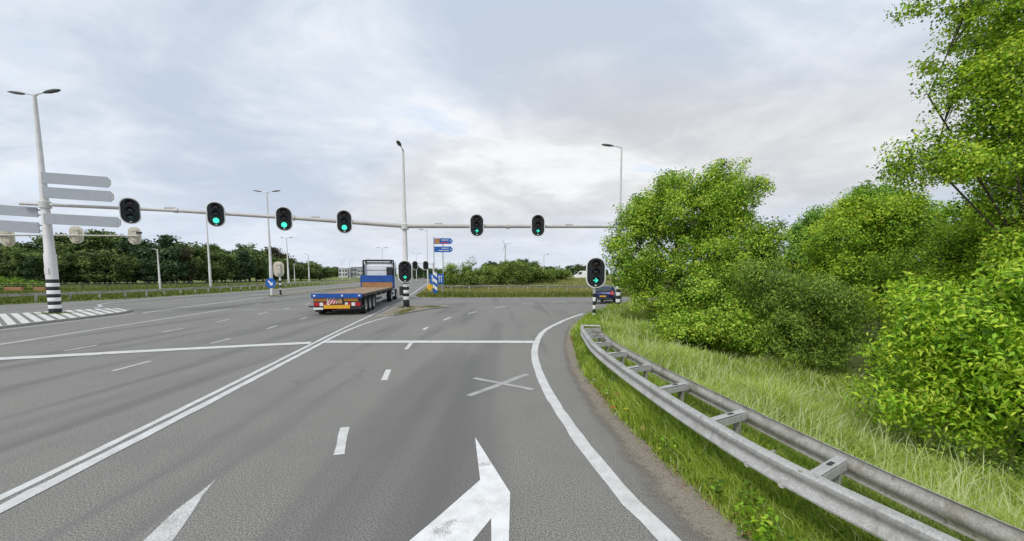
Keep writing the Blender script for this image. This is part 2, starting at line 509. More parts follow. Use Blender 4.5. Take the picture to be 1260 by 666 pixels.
# ------------------------------------------------------------------ mesh helpers
class MB:
    def __init__(s):
        s.v = []
        s.f = []

    def add(s, vs, fs):
        o = len(s.v)
        s.v += [tuple(p) for p in vs]
        s.f += [tuple(i + o for i in q) for q in fs]
        return s

    def box(s, c, d, rot=None):
        x, y, z = d[0] / 2, d[1] / 2, d[2] / 2
        vs = [Vector((a * x, b * y, e * z)) for e in (-1, 1) for b in (-1, 1) for a in (-1, 1)]
        if rot is not None:
            vs = [rot @ p for p in vs]
        c = Vector(c)
        return s.add([p + c for p in vs], [(0, 2, 3, 1), (4, 5, 7, 6), (0, 1, 5, 4), (2, 6, 7, 3), (0, 4, 6, 2), (1, 3, 7, 5)])

    def path(s, pts, radii, n=10, caps=True):
        pts = [Vector(p) for p in pts]
        if isinstance(radii, (int, float)):
            radii = [radii] * len(pts)
        rings = []
        ref = None
        for i, p in enumerate(pts):
            t = (pts[min(i + 1, len(pts) - 1)] - pts[max(i - 1, 0)]).normalized()
            if ref is None:
                ref = Vector((1, 0, 0)) if abs(t.x) < 0.9 else Vector((0, 1, 0))
            u = (ref - t * ref.dot(t)).normalized()
            ref = u
            w = t.cross(u)
            rings.append([p + (u * math.cos(2 * math.pi * k / n) + w * math.sin(2 * math.pi * k / n)) * radii[i] for k in range(n)])
        vs = [q for r in rings for q in r]
        fs = []
        for i in range(len(rings) - 1):
            for k in range(n):
                a, b = i * n + k, i * n + (k + 1) % n
                fs.append((a, b, b + n, a + n))
        if caps:
            fs.append(tuple(reversed(range(n))))
            fs.append(tuple(range((len(rings) - 1) * n, len(rings) * n)))
        return s.add(vs, fs)

    def prism(s, poly, y0, y1, plane='xz'):
        """polygon in xz (or xy) swept along the third axis"""
        n = len(poly)
        if plane == 'xz':
            a = [(p[0], y0, p[1]) for p in poly]
            b = [(p[0], y1, p[1]) for p in poly]
        elif plane == 'xy':
            a = [(p[0], p[1], y0) for p in poly]
            b = [(p[0], p[1], y1) for p in poly]
        else:
            a = [(y0, p[0], p[1]) for p in poly]
            b = [(y1, p[0], p[1]) for p in poly]
        fs = [tuple(range(n)), tuple(reversed(range(n, 2 * n)))]
        for k in range(n):
            fs.append((k, n + k, n + (k + 1) % n, (k + 1) % n))
        return s.add(a + b, fs)

    def lathe(s, prof, axis='z', c=(0, 0, 0), n=20):
        """prof: (radius, height) pairs"""
        vs = []
        for r, h in prof:
            for k in range(n):
                a = 2 * math.pi * k / n
                x, y = r * math.cos(a), r * math.sin(a)
                p = {'z': (x, y, h), 'y': (x, h, y), 'x': (h, x, y)}[axis]
                vs.append((p[0] + c[0], p[1] + c[1], p[2] + c[2]))
        fs = []
        for i in range(len(prof) - 1):
            for k in range(n):
                a, b = i * n + k, i * n + (k + 1) % n
                fs.append((a, b, b + n, a + n))
        return s.add(vs, fs)

    def loft(s, rings, closed=True, caps=True):
        n = len(rings[0])
        vs = [p for r in rings for p in r]
        fs = []
        for i in range(len(rings) - 1):
            for k in range(n if closed else n - 1):
                a, b = i * n + k, i * n + (k + 1) % n
                fs.append((a, b, b + n, a + n))
        if caps and closed:
            fs.append(tuple(reversed(range(n))))
            fs.append(tuple(range((len(rings) - 1) * n, len(rings) * n)))
        return s.add(vs, fs)

    def build(s, name, mat, parent=None, smooth=False, bevel=0.0, solid=0.0, subsurf=0):
        me = bpy.data.meshes.new(name)
        me.from_pydata(s.v, [], s.f)
        bm = bmesh.new()
        bm.from_mesh(me)
        bmesh.ops.recalc_face_normals(bm, faces=bm.faces)
        bm.to_mesh(me)
        bm.free()
        me.materials.append(M[mat] if isinstance(mat, str) else mat)
        if smooth:
            me.polygons.foreach_set('use_smooth', [True] * len(me.polygons))
        o = bpy.data.objects.new(name, me)
        COL.objects.link(o)
        o.parent = parent
        if solid:
            md = o.modifiers.new('solid', 'SOLIDIFY')
            md.thickness = solid
            md.offset = 0
        if bevel:
            md = o.modifiers.new('bevel', 'BEVEL')
            md.width = bevel
            md.segments = 2
            md.limit_method = 'ANGLE'
        if subsurf:
            md = o.modifiers.new('sub', 'SUBSURF')
            md.levels = md.render_levels = subsurf
        if smooth and not subsurf:
            md = o.modifiers.new('es', 'EDGE_SPLIT')
            md.split_angle = R(40)
        return o


def tag(o, label=None, cat=None, group=None, kind=None):
    if label:
        o['label'] = label
    if cat:
        o['category'] = cat
    if group:
        o['group'] = group
    if kind:
        o['kind'] = kind
    return o


def thing(name, label, cat, loc=(0, 0, 0), rz=0.0, group=None):
    o = bpy.data.objects.new(name, None)
    o.empty_display_size = 0.2
    COL.objects.link(o)
    o.location = loc
    o.rotation_euler = (0, 0, rz)
    return tag(o, label, cat, group)


def copy_tree(o, parent=None):
    kids = [c for c in bpy.data.objects if c.parent == o]
    c = o.copy()
    COL.objects.link(c)
    c.parent = parent
    for k in kids:
        copy_tree(k, c)
    return c


def np_mesh(name, verts, loops, loop_start, mat, parent=None, tint=None, tris=None):
    me = bpy.data.meshes.new(name)
    me.vertices.add(len(verts))
    me.vertices.foreach_set('co', verts.astype(np.float32).ravel())
    me.loops.add(len(loops))
    me.loops.foreach_set('vertex_index', loops.astype(np.int32))
    me.polygons.add(len(loop_start))
    me.polygons.foreach_set('loop_start', loop_start.astype(np.int32))
    me.update(calc_edges=True)
    if tint is not None:
        at = me.attributes.new('tint', 'FLOAT', 'FACE')
        at.data.foreach_set('value', np.clip(tint, 0, 1).astype(np.float32))
    me.materials.append(M[mat])
    o = bpy.data.objects.new(name, me)
    COL.objects.link(o)
    o.parent = parent
    return o


def unit(a):
    return a / np.maximum(np.linalg.norm(a, axis=1, keepdims=True), 1e-9)


# ------------------------------------------------------------------ land and road layout (metres; camera at the origin, +Y ahead)
VERGE_EDGE = [(4.6, -14), (3.3, -4), (2.55, 0), (2.12, 2.4), (1.97, 3.6), (1.78, 5.2), (1.62, 7.06), (1.55, 10), (1.76, 13.3), (2.1, 15.9),
              (2.5, 18.3), (3.05, 20.6), (3.9, 23.2), (5.0, 25.6), (6.3, 28.4), (7.9, 31.3), (10.5, 33.2), (16, 35), (40, 38), (110, 44)]
ROAD = VERGE_EDGE + [(110, 55), (40, 47.2), (20, 44.8), (8, 43.2), (-5, 42.7), (-8.4, 42.6), (-9.5, 43.3), (-10.6, 46), (-14.2, 69.7),
                     (-18.5, 96.6), (-28.2, 157), (-51, 300), (-76, 300), (-50, 157), (-41.5, 104), (-38.3, 75), (-36.6, 62), (-36.3, 48),
                     (-36.9, 40), (-39.6, 32), (-47, 21), (-75, 4), (-75, -14)]


def poly_dist(px, py, poly):
    """distance to the outline, and whether inside"""
    d = np.full(px.shape, 1e9)
    ins = np.zeros(px.shape, bool)
    n = len(poly)
    for i in range(n):
        x0, y0 = poly[i]
        x1, y1 = poly[(i + 1) % n]
        dx, dy = x1 - x0, y1 - y0
        t = np.clip(((px - x0) * dx + (py - y0) * dy) / (dx * dx + dy * dy), 0, 1)
        d = np.minimum(d, np.hypot(px - x0 - t * dx, py - y0 - t * dy))
        cr = ((y0 > py) != (y1 > py)) & (px < dx * (py - y0) / (dy if dy else 1e-9) + x0)
        ins ^= cr
    return d, ins


def sm(x, a, b):
    t = np.clip((x - a) / (b - a), 0, 1)
    return t * t * (3 - 2 * t)


def land_z(x, y):
    x = np.asarray(x, float)
    y = np.asarray(y, float)
    d, ins = poly_dist(x, y, ROAD)
    z = -0.07 + 0.10 * sm(d, 0.0, 0.45)
    # right-hand embankment behind the guard rail
    right = (x > 0) & (y < 37)
    fall = np.interp(d, [0, 1.35, 3.0, 6.0, 9.0, 16, 40], [0, 0, -0.40, -1.15, -1.55, -1.7, -1.5])
    fade = 1 - 0.75 * sm(y, 24, 34)
    z = z + np.where(right, fall * fade, 0)
    # bank beyond the grass across the junction
    bank = (1.35 * sm(y, 60, 76)) * sm(x + 0.157 * (y - 45), -5.0, 3.0)
    z = z + np.where(y > 50, bank, 0)
    # soft lumps
    lump = 0.05 * np.sin(x * 1.3 + 0.7 * y) * np.sin(y * 0.9 - 0.4 * x)
    z = z + lump * sm(d, 0.6, 3)
    return np.where(ins, -0.09, z)


def axis(parts):
    out = []
    for a, b, s in parts:
        out += list(np.arange(a, b, s))
    return np.array(out + [parts[-1][1]], float)


gx = axis([(-2400, -400, 200), (-400, -120, 20), (-120, -50, 4), (-50, 0, 1.2), (0, 24, 0.35), (24, 60, 1.5), (60, 140, 6), (140, 400, 26), (400, 2400, 200)])
gy = axis([(-400, -20, 40), (-20, -4, 2), (-4, 36, 0.4), (36, 110, 1.6), (110, 300, 10), (300, 600, 50), (600, 3000, 240)])
GX, GY = np.meshgrid(gx, gy)
GZ = land_z(GX.ravel(), GY.ravel())
nv = len(gx)
idx = np.arange(len(gx) * len(gy)).reshape(len(gy), nv)
quads = np.stack([idx[:-1, :-1], idx[:-1, 1:], idx[1:, 1:], idx[1:, :-1]], -1).reshape(-1, 4)
ground = np_mesh('ground', np.stack([GX.ravel(), GY.ravel(), GZ], 1), quads.ravel(), np.arange(0, len(quads) * 4, 4), 'ground')
tag(ground, kind='structure')
ground.data.polygons.foreach_set('use_smooth', [True] * len(ground.data.polygons))

bm = bmesh.new()
fc = bm.faces.new([bm.verts.new((x, y, 0)) for x, y in ROAD])
ex = bmesh.ops.extrude_face_region(bm, geom=[fc])
for e in ex['geom']:
    if isinstance(e, bmesh.types.BMVert):
        e.co.z = -0.12
bmesh.ops.recalc_face_normals(bm, faces=bm.faces)
bmesh.ops.triangulate(bm, faces=bm.faces)
me = bpy.data.meshes.new('road')
bm.to_mesh(me)
bm.free()
me.materials.append(M['asphalt'])
road = tag(bpy.data.objects.new('road', me), kind='structure')
COL.objects.link(road)


def smooth_line(pts, step=0.35):
    """Catmull-Rom through the points"""
    P = [np.array(p, float) for p in pts]
    P = [2 * P[0] - P[1]] + P + [2 * P[-1] - P[-2]]
    out = []
    for i in range(1, len(P) - 2):
        n = max(2, int(np.linalg.norm(P[i + 1] - P[i]) / step))
        for k in range(n):
            t = k / n
            out.append(0.5 * ((2 * P[i]) + (-P[i - 1] + P[i + 1]) * t + (2 * P[i - 1] - 5 * P[i] + 4 * P[i + 1] - P[i + 2]) * t * t
                              + (-P[i - 1] + 3 * P[i] - 3 * P[i + 1] + P[i + 2]) * t ** 3))
    out.append(P[-2])
    return np.array(out)


def strip(name, pts, w, mat, z=0.004, wobble=0.0, dense=True, parent=road, th=0.0035):
    """painted line along a polyline, with slightly uneven edges"""
    L = smooth_line(pts, 0.3) if dense and len(pts) > 2 else np.array(pts, float)
    if len(pts) == 2 and wobble:
        n = max(2, int(np.linalg.norm(L[1] - L[0]) / 0.3))
        L = np.array([L[0] + (L[1] - L[0]) * k / n for k in range(n + 1)])
    t = np.gradient(L, axis=0)
    t /= np.linalg.norm(t, axis=1, keepdims=True)
    nrm = np.stack([t[:, 1], -t[:, 0]], 1)
    w = np.interp(np.linspace(0, 1, len(L)), np.linspace(0, 1, len(w)), w) if isinstance(w, (list, tuple)) else np.full(len(L), w)
    a = L + nrm * (w / 2 + RNG.normal(0, wobble, len(L)))[:, None]
    b = L - nrm * (w / 2 + RNG.normal(0, wobble, len(L)))[:, None]
    mb = MB()
    vs = [(p[0], p[1], z) for p in a] + [(p[0], p[1], z) for p in b]
    n = len(L)
    mb.add(vs, [(i, i + 1, n + i + 1, n + i) for i in range(n - 1)])
    o = mb.build(name, mat, parent)
    if o.data.polygons[0].normal.z < 0:
        o.data.flip_normals()
    return o


# painted lines: carriageway divider, edge line, stop lines
strip('divider_line', [(-4.2, -8), (-4.9, -2), (-5.28, 2), (-5.5, 4.34), (-5.68, 5.8), (-6.08, 8.8), (-6.91, 14.7), (-7.55, 19.44), (-8.5, 27), (-9.1, 31)], 0.12, 'paint', 0.004, 0.006)
strip('divider_line', [(-3.9, -8), (-4.62, -2), (-5.02, 2), (-5.23, 4.12), (-5.40, 5.5), (-5.75, 8.26), (-6.5, 13.76), (-6.74, 15.51), (-7.0, 18.0), (-7.06, 21.3), (-6.55, 25.6), (-5.44, 28.9)], [0.17, 0.17, 0.16, 0.13, 0.1], 'paint', 0.008, 0.008)
strip('edge_line', [(2.6, -6), (2.05, 0), (1.58, 2.4), (1.43, 3.61), (1.26, 4.23), (1.11, 5.07), (0.92, 6.48), (0.73, 8.58), (0.65, 11.43), (0.8, 14.08), (1.32, 17.5), (2.35, 20.75), (3.3, 23.2), (4.3, 25.4)], 0.2, 'paint', 0.004, 0.008)
strip('stop_line', [(-6.55, 14.76), (-3.0, 14.76), (0.78, 14.72)], 0.52, 'paint', 0.012, 0.01)
strip('stop_line', [(-19.0, 10.2), (-14.46, 11.77), (-12.84, 12.38), (-11.08, 13.1), (-9.0, 13.85), (-7.0, 14.55)], 0.5, 'paint', 0.012, 0.012)
strip('lane_line', [(-15.6, 2), (-17.0, 10), (-17.45, 14.25), (-18.4, 21), (-19.33, 29.0)], 0.16, 'paint_worn', 0.004, 0.006)
strip('lane_line', [(-22.72, 25.9), (-23.8, 32), (-24.93, 40), (-25.4, 43.2)], 0.22, 'paint_worn', 0.004, 0.006)
strip('edge_line', [(-20.6, 10), (-21.85, 18.2), (-22.3, 22.5), (-22.75, 25.4)], 0.14, 'paint_worn', 0.008, 0.006)
strip('edge_line', [(-29.5, 29.7), (-30.4, 31.2), (-32.2, 32.9), (-33.6, 36.0), (-34.4, 42), (-34.9, 50), (-35, 62), (-37, 76)], 0.18, 'paint_worn', 0.004, 0.006)
strip('edge_line', [(-9.9, 41.5), (-10.9, 44), (-13.0, 57), (-15.2, 70), (-19.6, 97), (-29.2, 157)], 0.2, 'paint_worn', 0.004, 0.006)
strip('edge_line', [(7.6, 32.3), (9.4, 33.9), (11.6, 34.9), (16.5, 36.0), (40, 39)], 0.16, 'paint_worn', 0.004, 0.006)
strip('edge_line', [(-29.0, 47), (-29.4, 60), (-31.5, 78), (-35, 104), (-43, 157)], 0.16, 'paint_worn', 0.008, 0.006)
for a, b in [((-2.31, 5.43), (-2.61, 6.44)), ((-2.89, 9.39), (-3.1, 10.45)), ((-3.37, 13.31), (-3.50, 14.5)), ((-3.81, 18.02), (-3.80, 18.95)),
             ((-3.55, 21.86), (-3.40, 23.1)), ((-2.66, 25.46), (-2.26, 26.7)), ((-1.19, 29.74), (-0.5, 31.2)), ((0.7, 33.6), (1.7, 34.6)), ((3.4, 36.2), (4.7, 37.0)), ((-1.55, 1.2), (-1.85, 2.3))]:
    strip('lane_dash', [a, b], 0.135, 'paint', 0.004, 0.008)
for a, b in [((-9.9, 10.3), (-9.98, 11.5)), ((-13.97, 13.0), (-14.0, 14.1)), ((-10.4, 14.45), (-10.5, 15.6)), ((-14.46, 17.3), (-14.5, 18.5)),
             ((-10.7, 18.3), (-10.9, 19.5)), ((-14.75, 21.0), (-14.95, 22.2)), ((-11.2, 22.2), (-11.35, 23.3)), ((-15.1, 25.0), (-15.4, 26.5)),
             ((-9.6, 6.3), (-9.7, 7.5)), ((-13.5, 9.0), (-13.65, 10.1)), ((-15.7, 29), (-15.95, 30.2)), ((-16.2, 33), (-16.4, 34.2)),
             ((-16.9, 37), (-17.1, 38.2)), ((-20.2, 33), (-20.4, 34.2)), ((-20.8, 37), (-21, 38.2)), ((-18.3, 48), (-18.6, 49.5)), ((-19.4, 56), (-19.8, 58)), ((-22.5, 50), (-22.8, 52)), ((-24, 60), (-24.4, 62))]:
    strip('lane_dash', [a, b], 0.11, 'paint_worn', 0.004, 0.006)
for a, b in [((-18.3, 28.0), (-17.0, 28.25)), ((-16.3, 28.35), (-14.6, 28.4)), ((-33.5, 47.0), (-28, 51)), ((-30.5, 41), (-27.5, 43))]:
    strip('cross_mark', [a, b], 0.3, 'paint_grey', 0.008, 0.01)
# X mark and straight arrows
strip('cross_mark', [(-0.86, 8.15), (0.36, 9.95)], 0.15, 'paint_grey', 0.004, 0.006)
strip('cross_mark', [(-0.88, 9.56), (0.44, 8.58)], 0.15, 'paint_grey', 0.008, 0.006)


def flat_mark(name, poly, mat, z=0.004):
    bm = bmesh.new()
    f = bm.faces.new([bm.verts.new((x, y, z)) for x, y in poly])
    bmesh.ops.triangulate(bm, faces=[f])
    for q in bm.faces:
        if q.normal.z < 0:
            q.normal_flip()
    me = bpy.data.meshes.new(name)
    bm.to_mesh(me)
    bm.free()
    me.materials.append(M[mat])
    o = bpy.data.objects.new(name, me)
    COL.objects.link(o)
    o.parent = road
    return o


flat_mark('lane_arrow', [(-0.545, 6.04), (-0.02, 4.45), (-0.03, 3.4), (-0.05, 2.0), (0.0, -1.0), (-0.16, -1.0), (-0.19, 2.0), (-0.175, 3.4), (-0.205, 3.96),
                         (-0.42, 3.45), (-0.95, 2.5), (-1.15, 2.9), (-0.92, 3.62), (-0.74, 3.97), (-0.372, 4.74)], 'paint_arrow')
flat_mark('lane_arrow', [(-3.47, 4.78), (-3.36, 4.4), (-3.20, 4.0), (-3.02, 3.5), (-2.8, 2.7), (-2.7, 0.2), (-2.95, 0.2), (-3.05, 2.6), (-3.28, 3.4), (-3.42, 4.1), (-3.44, 4.5)], 'paint_worn')

# sandy shoulder between asphalt and grass
L = smooth_line(VERGE_EDGE[1:13], 0.4)
t = np.gradient(L, axis=0)
t /= np.linalg.norm(t, axis=1, keepdims=True)
nrm = np.stack([t[:, 1], -t[:, 0]], 1)
wid = np.interp(L[:, 1], [-4, 3, 5, 8, 14, 23], [0.68, 0.64, 0.46, 0.32, 0.22, 0.14])[:, None]
A_, B_ = L - nrm * wid, L + nrm * 0.22
mb = MB()
n = len(L)
mb.add([(p[0], p[1], 0.016) for p in A_] + [(p[0], p[1], 0.006) for p in B_], [(i, i + 1, n + i + 1, n + i) for i in range(n - 1)])
dirt = mb.build('sandy_shoulder', 'dirt')
uv = dirt.data.uv_layers.new(name='UVMap')
for p in dirt.data.polygons:
    for li in p.loop_indices:
        uv.data[li].uv = (1.0 if dirt.data.loops[li].vertex_index >= n else 0.0, 0)
tag(dirt, kind='structure')


# ------------------------------------------------------------------ traffic islands
def island(name, outline, label, top_mat, h=0.12, kw=0.14):
    pts = [Vector((x, y, 0)) for x, y in outline]
    c = sum(pts, Vector()) / len(pts)
    root = tag(thing(name, None, None, (c.x, c.y, 0)), kind='structure')
    loc = [(p.x - c.x, p.y - c.y) for p in pts]
    n = len(loc)
    inner = []
    area = sum(loc[i][0] * loc[(i + 1) % n][1] - loc[(i + 1) % n][0] * loc[i][1] for i in range(n))
    sgn = 1 if area > 0 else -1
    for i in range(n):
        a, b, d = Vector(loc[i - 1]), Vector(loc[i]), Vector(loc[(i + 1) % n])
        t = ((b - a).normalized() + (d - b).normalized()).normalized()
        inner.append(tuple(b + Vector((-t.y, t.x)) * kw * sgn))
    for i in range(n):
        j = (i + 1) % n
        m = MB()
        vs = []
        for z in (-0.02, h):
            vs += [(*loc[i], z), (*loc[j], z), (*inner[j], z), (*inner[i], z)]
        m.add(vs, [(0, 1, 2, 3), (4, 5, 6, 7), (0, 1, 5, 4), (1, 2, 6, 5), (2, 3, 7, 6), (3, 0, 4, 7)])
        m.build('kerb_stone', 'kerb', root, bevel=0.02)
    m = MB()
    m.prism(inner, -0.01, h - 0.015, 'xy')
    m.build('island_top', top_mat, root)
    return root, c, inner


isl, ic, isl_in = island('traffic_island', [(-20.4, 8), (-21.6, 14), (-22.35, 18.3), (-22.85, 22.5), (-23.35, 25.3), (-24.3, 27.0), (-25.6, 28.1), (-26.9, 28.3), (-27.6, 27.3), (-28.6, 25.0), (-30.4, 22.6), (-34, 17), (-37, 10), (-36, 8)], '', 'paver_grey')


def chord(poly, n, c):
    """where the line n.p = c crosses a polygon, as the two outermost points"""
    hits = []
    for a, b in zip(poly, poly[1:] + poly[:1]):
        da, db = a[0] * n[0] + a[1] * n[1] - c, b[0] * n[0] + b[1] * n[1] - c
        if (da > 0) != (db > 0):
            f = da / (da - db)
            hits.append((a[0] + (b[0] - a[0]) * f, a[1] + (b[1] - a[1]) * f))
    hits.sort()
    return (hits[0], hits[-1]) if len(hits) > 1 else None


sn = (0.61, 0.79)                       # white diagonal stripes set in the island paving
cs = [p[0] * sn[0] + p[1] * sn[1] for p in isl_in]
c_ = min(cs) + 0.3
while c_ < max(cs) - 0.5:
    e0, e1 = chord(isl_in, sn, c_), chord(isl_in, sn, c_ + 0.27)
    if e0 and e1:
        m = MB()
        q4 = [e0[0], e0[1], e1[1], e1[0]]
        m.prism(q4, 0.09, 0.118, 'xy')
        m.build('white_stripe', 'paver_white', isl)
    c_ += 0.44
island('traffic_island', [(-7.55, 23.4), (-6.95, 23.6), (-6.35, 25.6), (-5.6, 28.2), (-4.6, 30.0), (-4.7, 30.7), (-6.2, 31.2), (-7.7, 31.0), (-8.2, 29.5), (-7.85, 26)], '', 'dirt_solid', 0.09)
island('traffic_island', [(-25.0, 43.4), (-24.5, 44.2), (-25.4, 52), (-27.4, 70), (-29.6, 86), (-30.4, 86), (-28.8, 70), (-27.2, 54), (-26.2, 45.5), (-25.7, 43.8)], '', 'dirt_solid', 0.10)


# ------------------------------------------------------------------ street lamps and signal masts
def banded_post(m_root, r, z0, heights, first_black=True):
    z = z0
    blk = first_black
    for hh in heights:
        mb = MB()
        mb.lathe([(r + 0.004, z), (r + 0.006, z + 0.005), (r + 0.006, z + hh - 0.005), (r + 0.004, z + hh)], 'z', n=16)
        mb.build('black_band' if blk else 'white_band', 'black' if blk else 'white', m_root, True)
        z += hh
        blk = not blk


def luminaire(root, base, direction, ln=0.9, w=0.26, tilt=0.12):
    d = Vector(direction).normalized()
    u = Vector((0, 0, 1))
    s = d.cross(u)
    b = Vector(base)
    rings = []
    for f, ww, hh in ((0, 0.3, 0.05), (0.12, 0.55, 0.08), (0.35, 0.95, 0.11), (0.75, 1.0, 0.10), (1.0, 0.6, 0.04)):
        p = b + d * (f * ln) + u * (f * ln * tilt)
        x, z = s * (w / 2 * ww), u * (hh / 2)
        rings.append([p + x - z, p + x * 0.8 + z, p - x * 0.8 + z, p - x - z])
    mb = MB()
    mb.loft(rings)
    mb.build('luminaire', 'luminaire', root, True, 0.01)


def lamp_post(name, label, loc, height, r0, r1, heads, group=None, cat='street lamp', ln=0.9, mat='mast'):
    root = thing(name, label, cat, loc, 0, group)
    mb = MB()
    mb.path([(0, 0, -0.25), (0, 0, 0.02), (0, 0, height * 0.28), (0, 0, height * 0.285), (0, 0, height * 0.62), (0, 0, height * 0.625), (0, 0, height)],
            [r0, r0, r0, r0 * 0.86, (r0 + r1) / 2 * 0.95, (r0 + r1) / 2 * 0.82, r1], 14)
    mb.build('pole', mat, root, True)
    mb = MB()
    mb.box((0, -r0 * 0.99, 2.45 if cat == 'lamp mast' else min(1.1, height * .1)), (r0 * 0.9, 0.03, 0.32))
    mb.build('service_door', mat, root, bevel=0.006)
    for d in heads:
        d = Vector(d)
        mb = MB()
        mb.path([(0, 0, height - 0.06), d * 0.25 + Vector((0, 0, height + 0.03)), d * 0.62 + Vector((0, 0, height + 0.09))], [r1 * 0.8, 0.035, 0.03], 8)
        mb.build('bracket', mat, root, True)
        luminaire(root, d * 0.55 + Vector((0, 0, height + 0.08)), d, ln)
    return root


GB = 'masts of the near signal gantry'
lm = lamp_post('signal_mast', 'tall silver lamp mast with twin luminaires, grey sign blades and a striped foot', (-26.52, 24.45, 0.10), 12.2, 0.27, 0.085, [(-1, 0.1, 0), (1, -0.1, 0)], GB, 'lamp mast', 1.05)
banded_post(lm, 0.272, 0.02, [0.28] + [0.21] * 8)
cm = lamp_post('signal_mast', 'silver lamp mast on the small island beside the flatbed truck', (-7.27, 29.04, 0.08), 10.55, 0.20, 0.07, [(0, -1, 0)], GB, 'lamp mast', 0.8)
banded_post(cm, 0.202, 0.05, [0.5] + [0.22] * 6)
mb = MB()
mb.box((-0.31, 0.0, 1.15), (0.24, 0.32, 0.62))
mb.build('control_box', 'chassis', cm, bevel=0.02)
rm = lamp_post('signal_mast', 'slim lamp mast with striped foot half hidden by the large oak', (7.65, 30.4, 0), 11.2, 0.155, 0.055, [(-1, 0, 0)], GB, 'lamp mast', 0.85)
banded_post(rm, 0.157, 0.05, [0.3] + [0.24] * 7)
for mast, zc_ in ((lm, 6.2), (cm, 5.5), (rm, 5.6)):          # collars that carry the beam
    mb = MB()
    mb.lathe([(0.16, zc_ - 0.2), (0.27, zc_ - 0.18), (0.27, zc_ + 0.16), (0.14, zc_ + 0.24), (0.12, zc_ + 0.24)], 'z', n=16)
    mb.build('collar', 'mast', mast, True)


def beam(label, pts, r, mat='beam'):
    p0 = Vector(pts[0])
    root = thing('signal_beam', label, 'signal beam', p0, 0, 'beams carrying traffic lights')
    loc = [Vector(p) - p0 for p in pts]
    for i in range(len(loc) - 1):
        mb = MB()
        mb.path([loc[i], loc[i + 1]], [r[i], r[i + 1]], 14)
        mb.build('tube', mat, root, True)
        if i:
            d = (loc[i + 1] - loc[i]).normalized() * 0.12
            mb = MB()
            mb.path([loc[i] - d, loc[i] + d], r[i] * 1.35, 14)
            mb.build('flange', mat, root, True)
    return root


beam('long grey beam from the signpost mast to the island mast with four traffic lights',
     [(-27.6, 24.15, 6.32), (-20.3, 25.98, 6.2), (-14.0, 27.44, 5.95), (-7.27, 29.0, 5.62)], [0.085, 0.10, 0.12, 0.15])
beam('grey beam from the island mast towards the oak with two arrow lights', [(-7.27, 29.0, 5.62), (-0.3, 29.7, 5.67), (7.65, 30.4, 5.72)], [0.15, 0.12, 0.09])


# ------------------------------------------------------------------ traffic lights
def rounded(w, h, r, n=7):
    pts = []
    for cx, cz, a0 in ((w / 2 - r, h / 2 - r, 0), (-w / 2 + r, h / 2 - r, 90), (-w / 2 + r, -h / 2 + r, 180), (w / 2 - r, -h / 2 + r, 270)):
        for k in range(n + 1):
            a = R(a0 + 90 * k / n)
            pts.append((cx + r * math.cos(a), cz + r * math.sin(a)))
    return pts


def make_light(kind, bw=0.96, bh=1.52):
    """head facing -Y, origin at its centre"""
    root = thing('traffic_light', 'x', 'traffic light')
    mb = MB()
    mb.prism(rounded(bw, bh, 0.44), 0.0, 0.03)
    mb.build('shield_rim', 'rim', root, bevel=0.006)
    mb = MB()
    mb.prism(rounded(bw - 0.11, bh - 0.11, 0.40), -0.03, 0.0 - 0.002)
    mb.build('shield_face', 'shield', root, bevel=0.01)
    mb = MB()
    mb.prism(rounded(0.42, 1.2, 0.08), 0.032, 0.22)
    mb.build('housing', 'cream', root, bevel=0.01)
    for i, z in enumerate((0.42, 0.02, -0.38)):
        r = 0.165
        lit = kind == 'green' and i == 2
        mat = 'lit' if lit else ('lens_red', 'lens_off', 'lens_green_off' if kind == 'off' else 'lens_off')[i]
        mb = MB()
        mb.lathe([(r, -0.032), (r * 0.97, -0.045), (r * 0.7, -0.062), (r * 0.35, -0.072), (0.002, -0.075)], 'y', (0, 0, z), 20)
        ln = mb.build(('red_lens', 'amber_lens', 'green_lens')[i], mat, root, True)
        # hood over the lens
        mb = MB()
        outer, inner = [], []
        for k in range(13):
            a = R(-12 + 204 * k / 12)
            dep = -0.05 - 0.20 * max(0.25, math.sin(max(0, min(math.pi, a)))) ** 0.6
            for rr, lst in ((r + 0.03, outer), (r + 0.018, inner)):
                lst.append(((rr * math.cos(a), -0.028, z + rr * math.sin(a)), (rr * math.cos(a), dep, z + rr * math.sin(a))))
        vs = [p for o_, i_ in zip(outer, inner) for p in (o_[0], o_[1], i_[1], i_[0])]
        fs = []
        for k in range(12):
            for q in range(4):
                fs.append((k * 4 + q, k * 4 + (q + 1) % 4, k * 4 + 4 + (q + 1) % 4, k * 4 + 4 + q))
        mb.add(vs, fs)
        mb.build('hood', 'shield', root, True)
        if kind == 'arrow' and i == 2:
            s = 1.0
            arr = [(0.13, 0), (0.0, 0.13), (-0.045, 0.085), (0.012, 0.03), (-0.13, 0.03), (-0.13, -0.03), (0.012, -0.03), (-0.045, -0.085), (0.0, -0.13)]
            mb = MB()
            mb.prism([(x * s, z + y * s) for x, y in arr], -0.085, -0.076)
            mb.build('green_arrow', 'lit_arrow', ln)
    mb = MB()
    mb.box((0.0, -0.036, -bh / 2 + 0.13), (0.10, 0.01, 0.045))
    mb.build('number_plate', 'white', root)
    mb = MB()
    mb.box((0, 0.13, 0.0), (0.10, 0.30, 0.16))
    mb.build('bracket', 'galv_dirty', root, bevel=0.01)
    return root


protos = {}


def put_light(kind, loc, az, label, group='traffic lights facing the camera'):
    if kind not in protos:
        o = protos[kind] = make_light(kind)
    else:
        o = copy_tree(protos[kind])
    o.location = loc
    o.rotation_euler = (0, 0, az)
    tag(o, label, 'traffic light', group)
    return o


def face_cam(x, y, k=0.85):
    return -math.atan2(x, y) * k


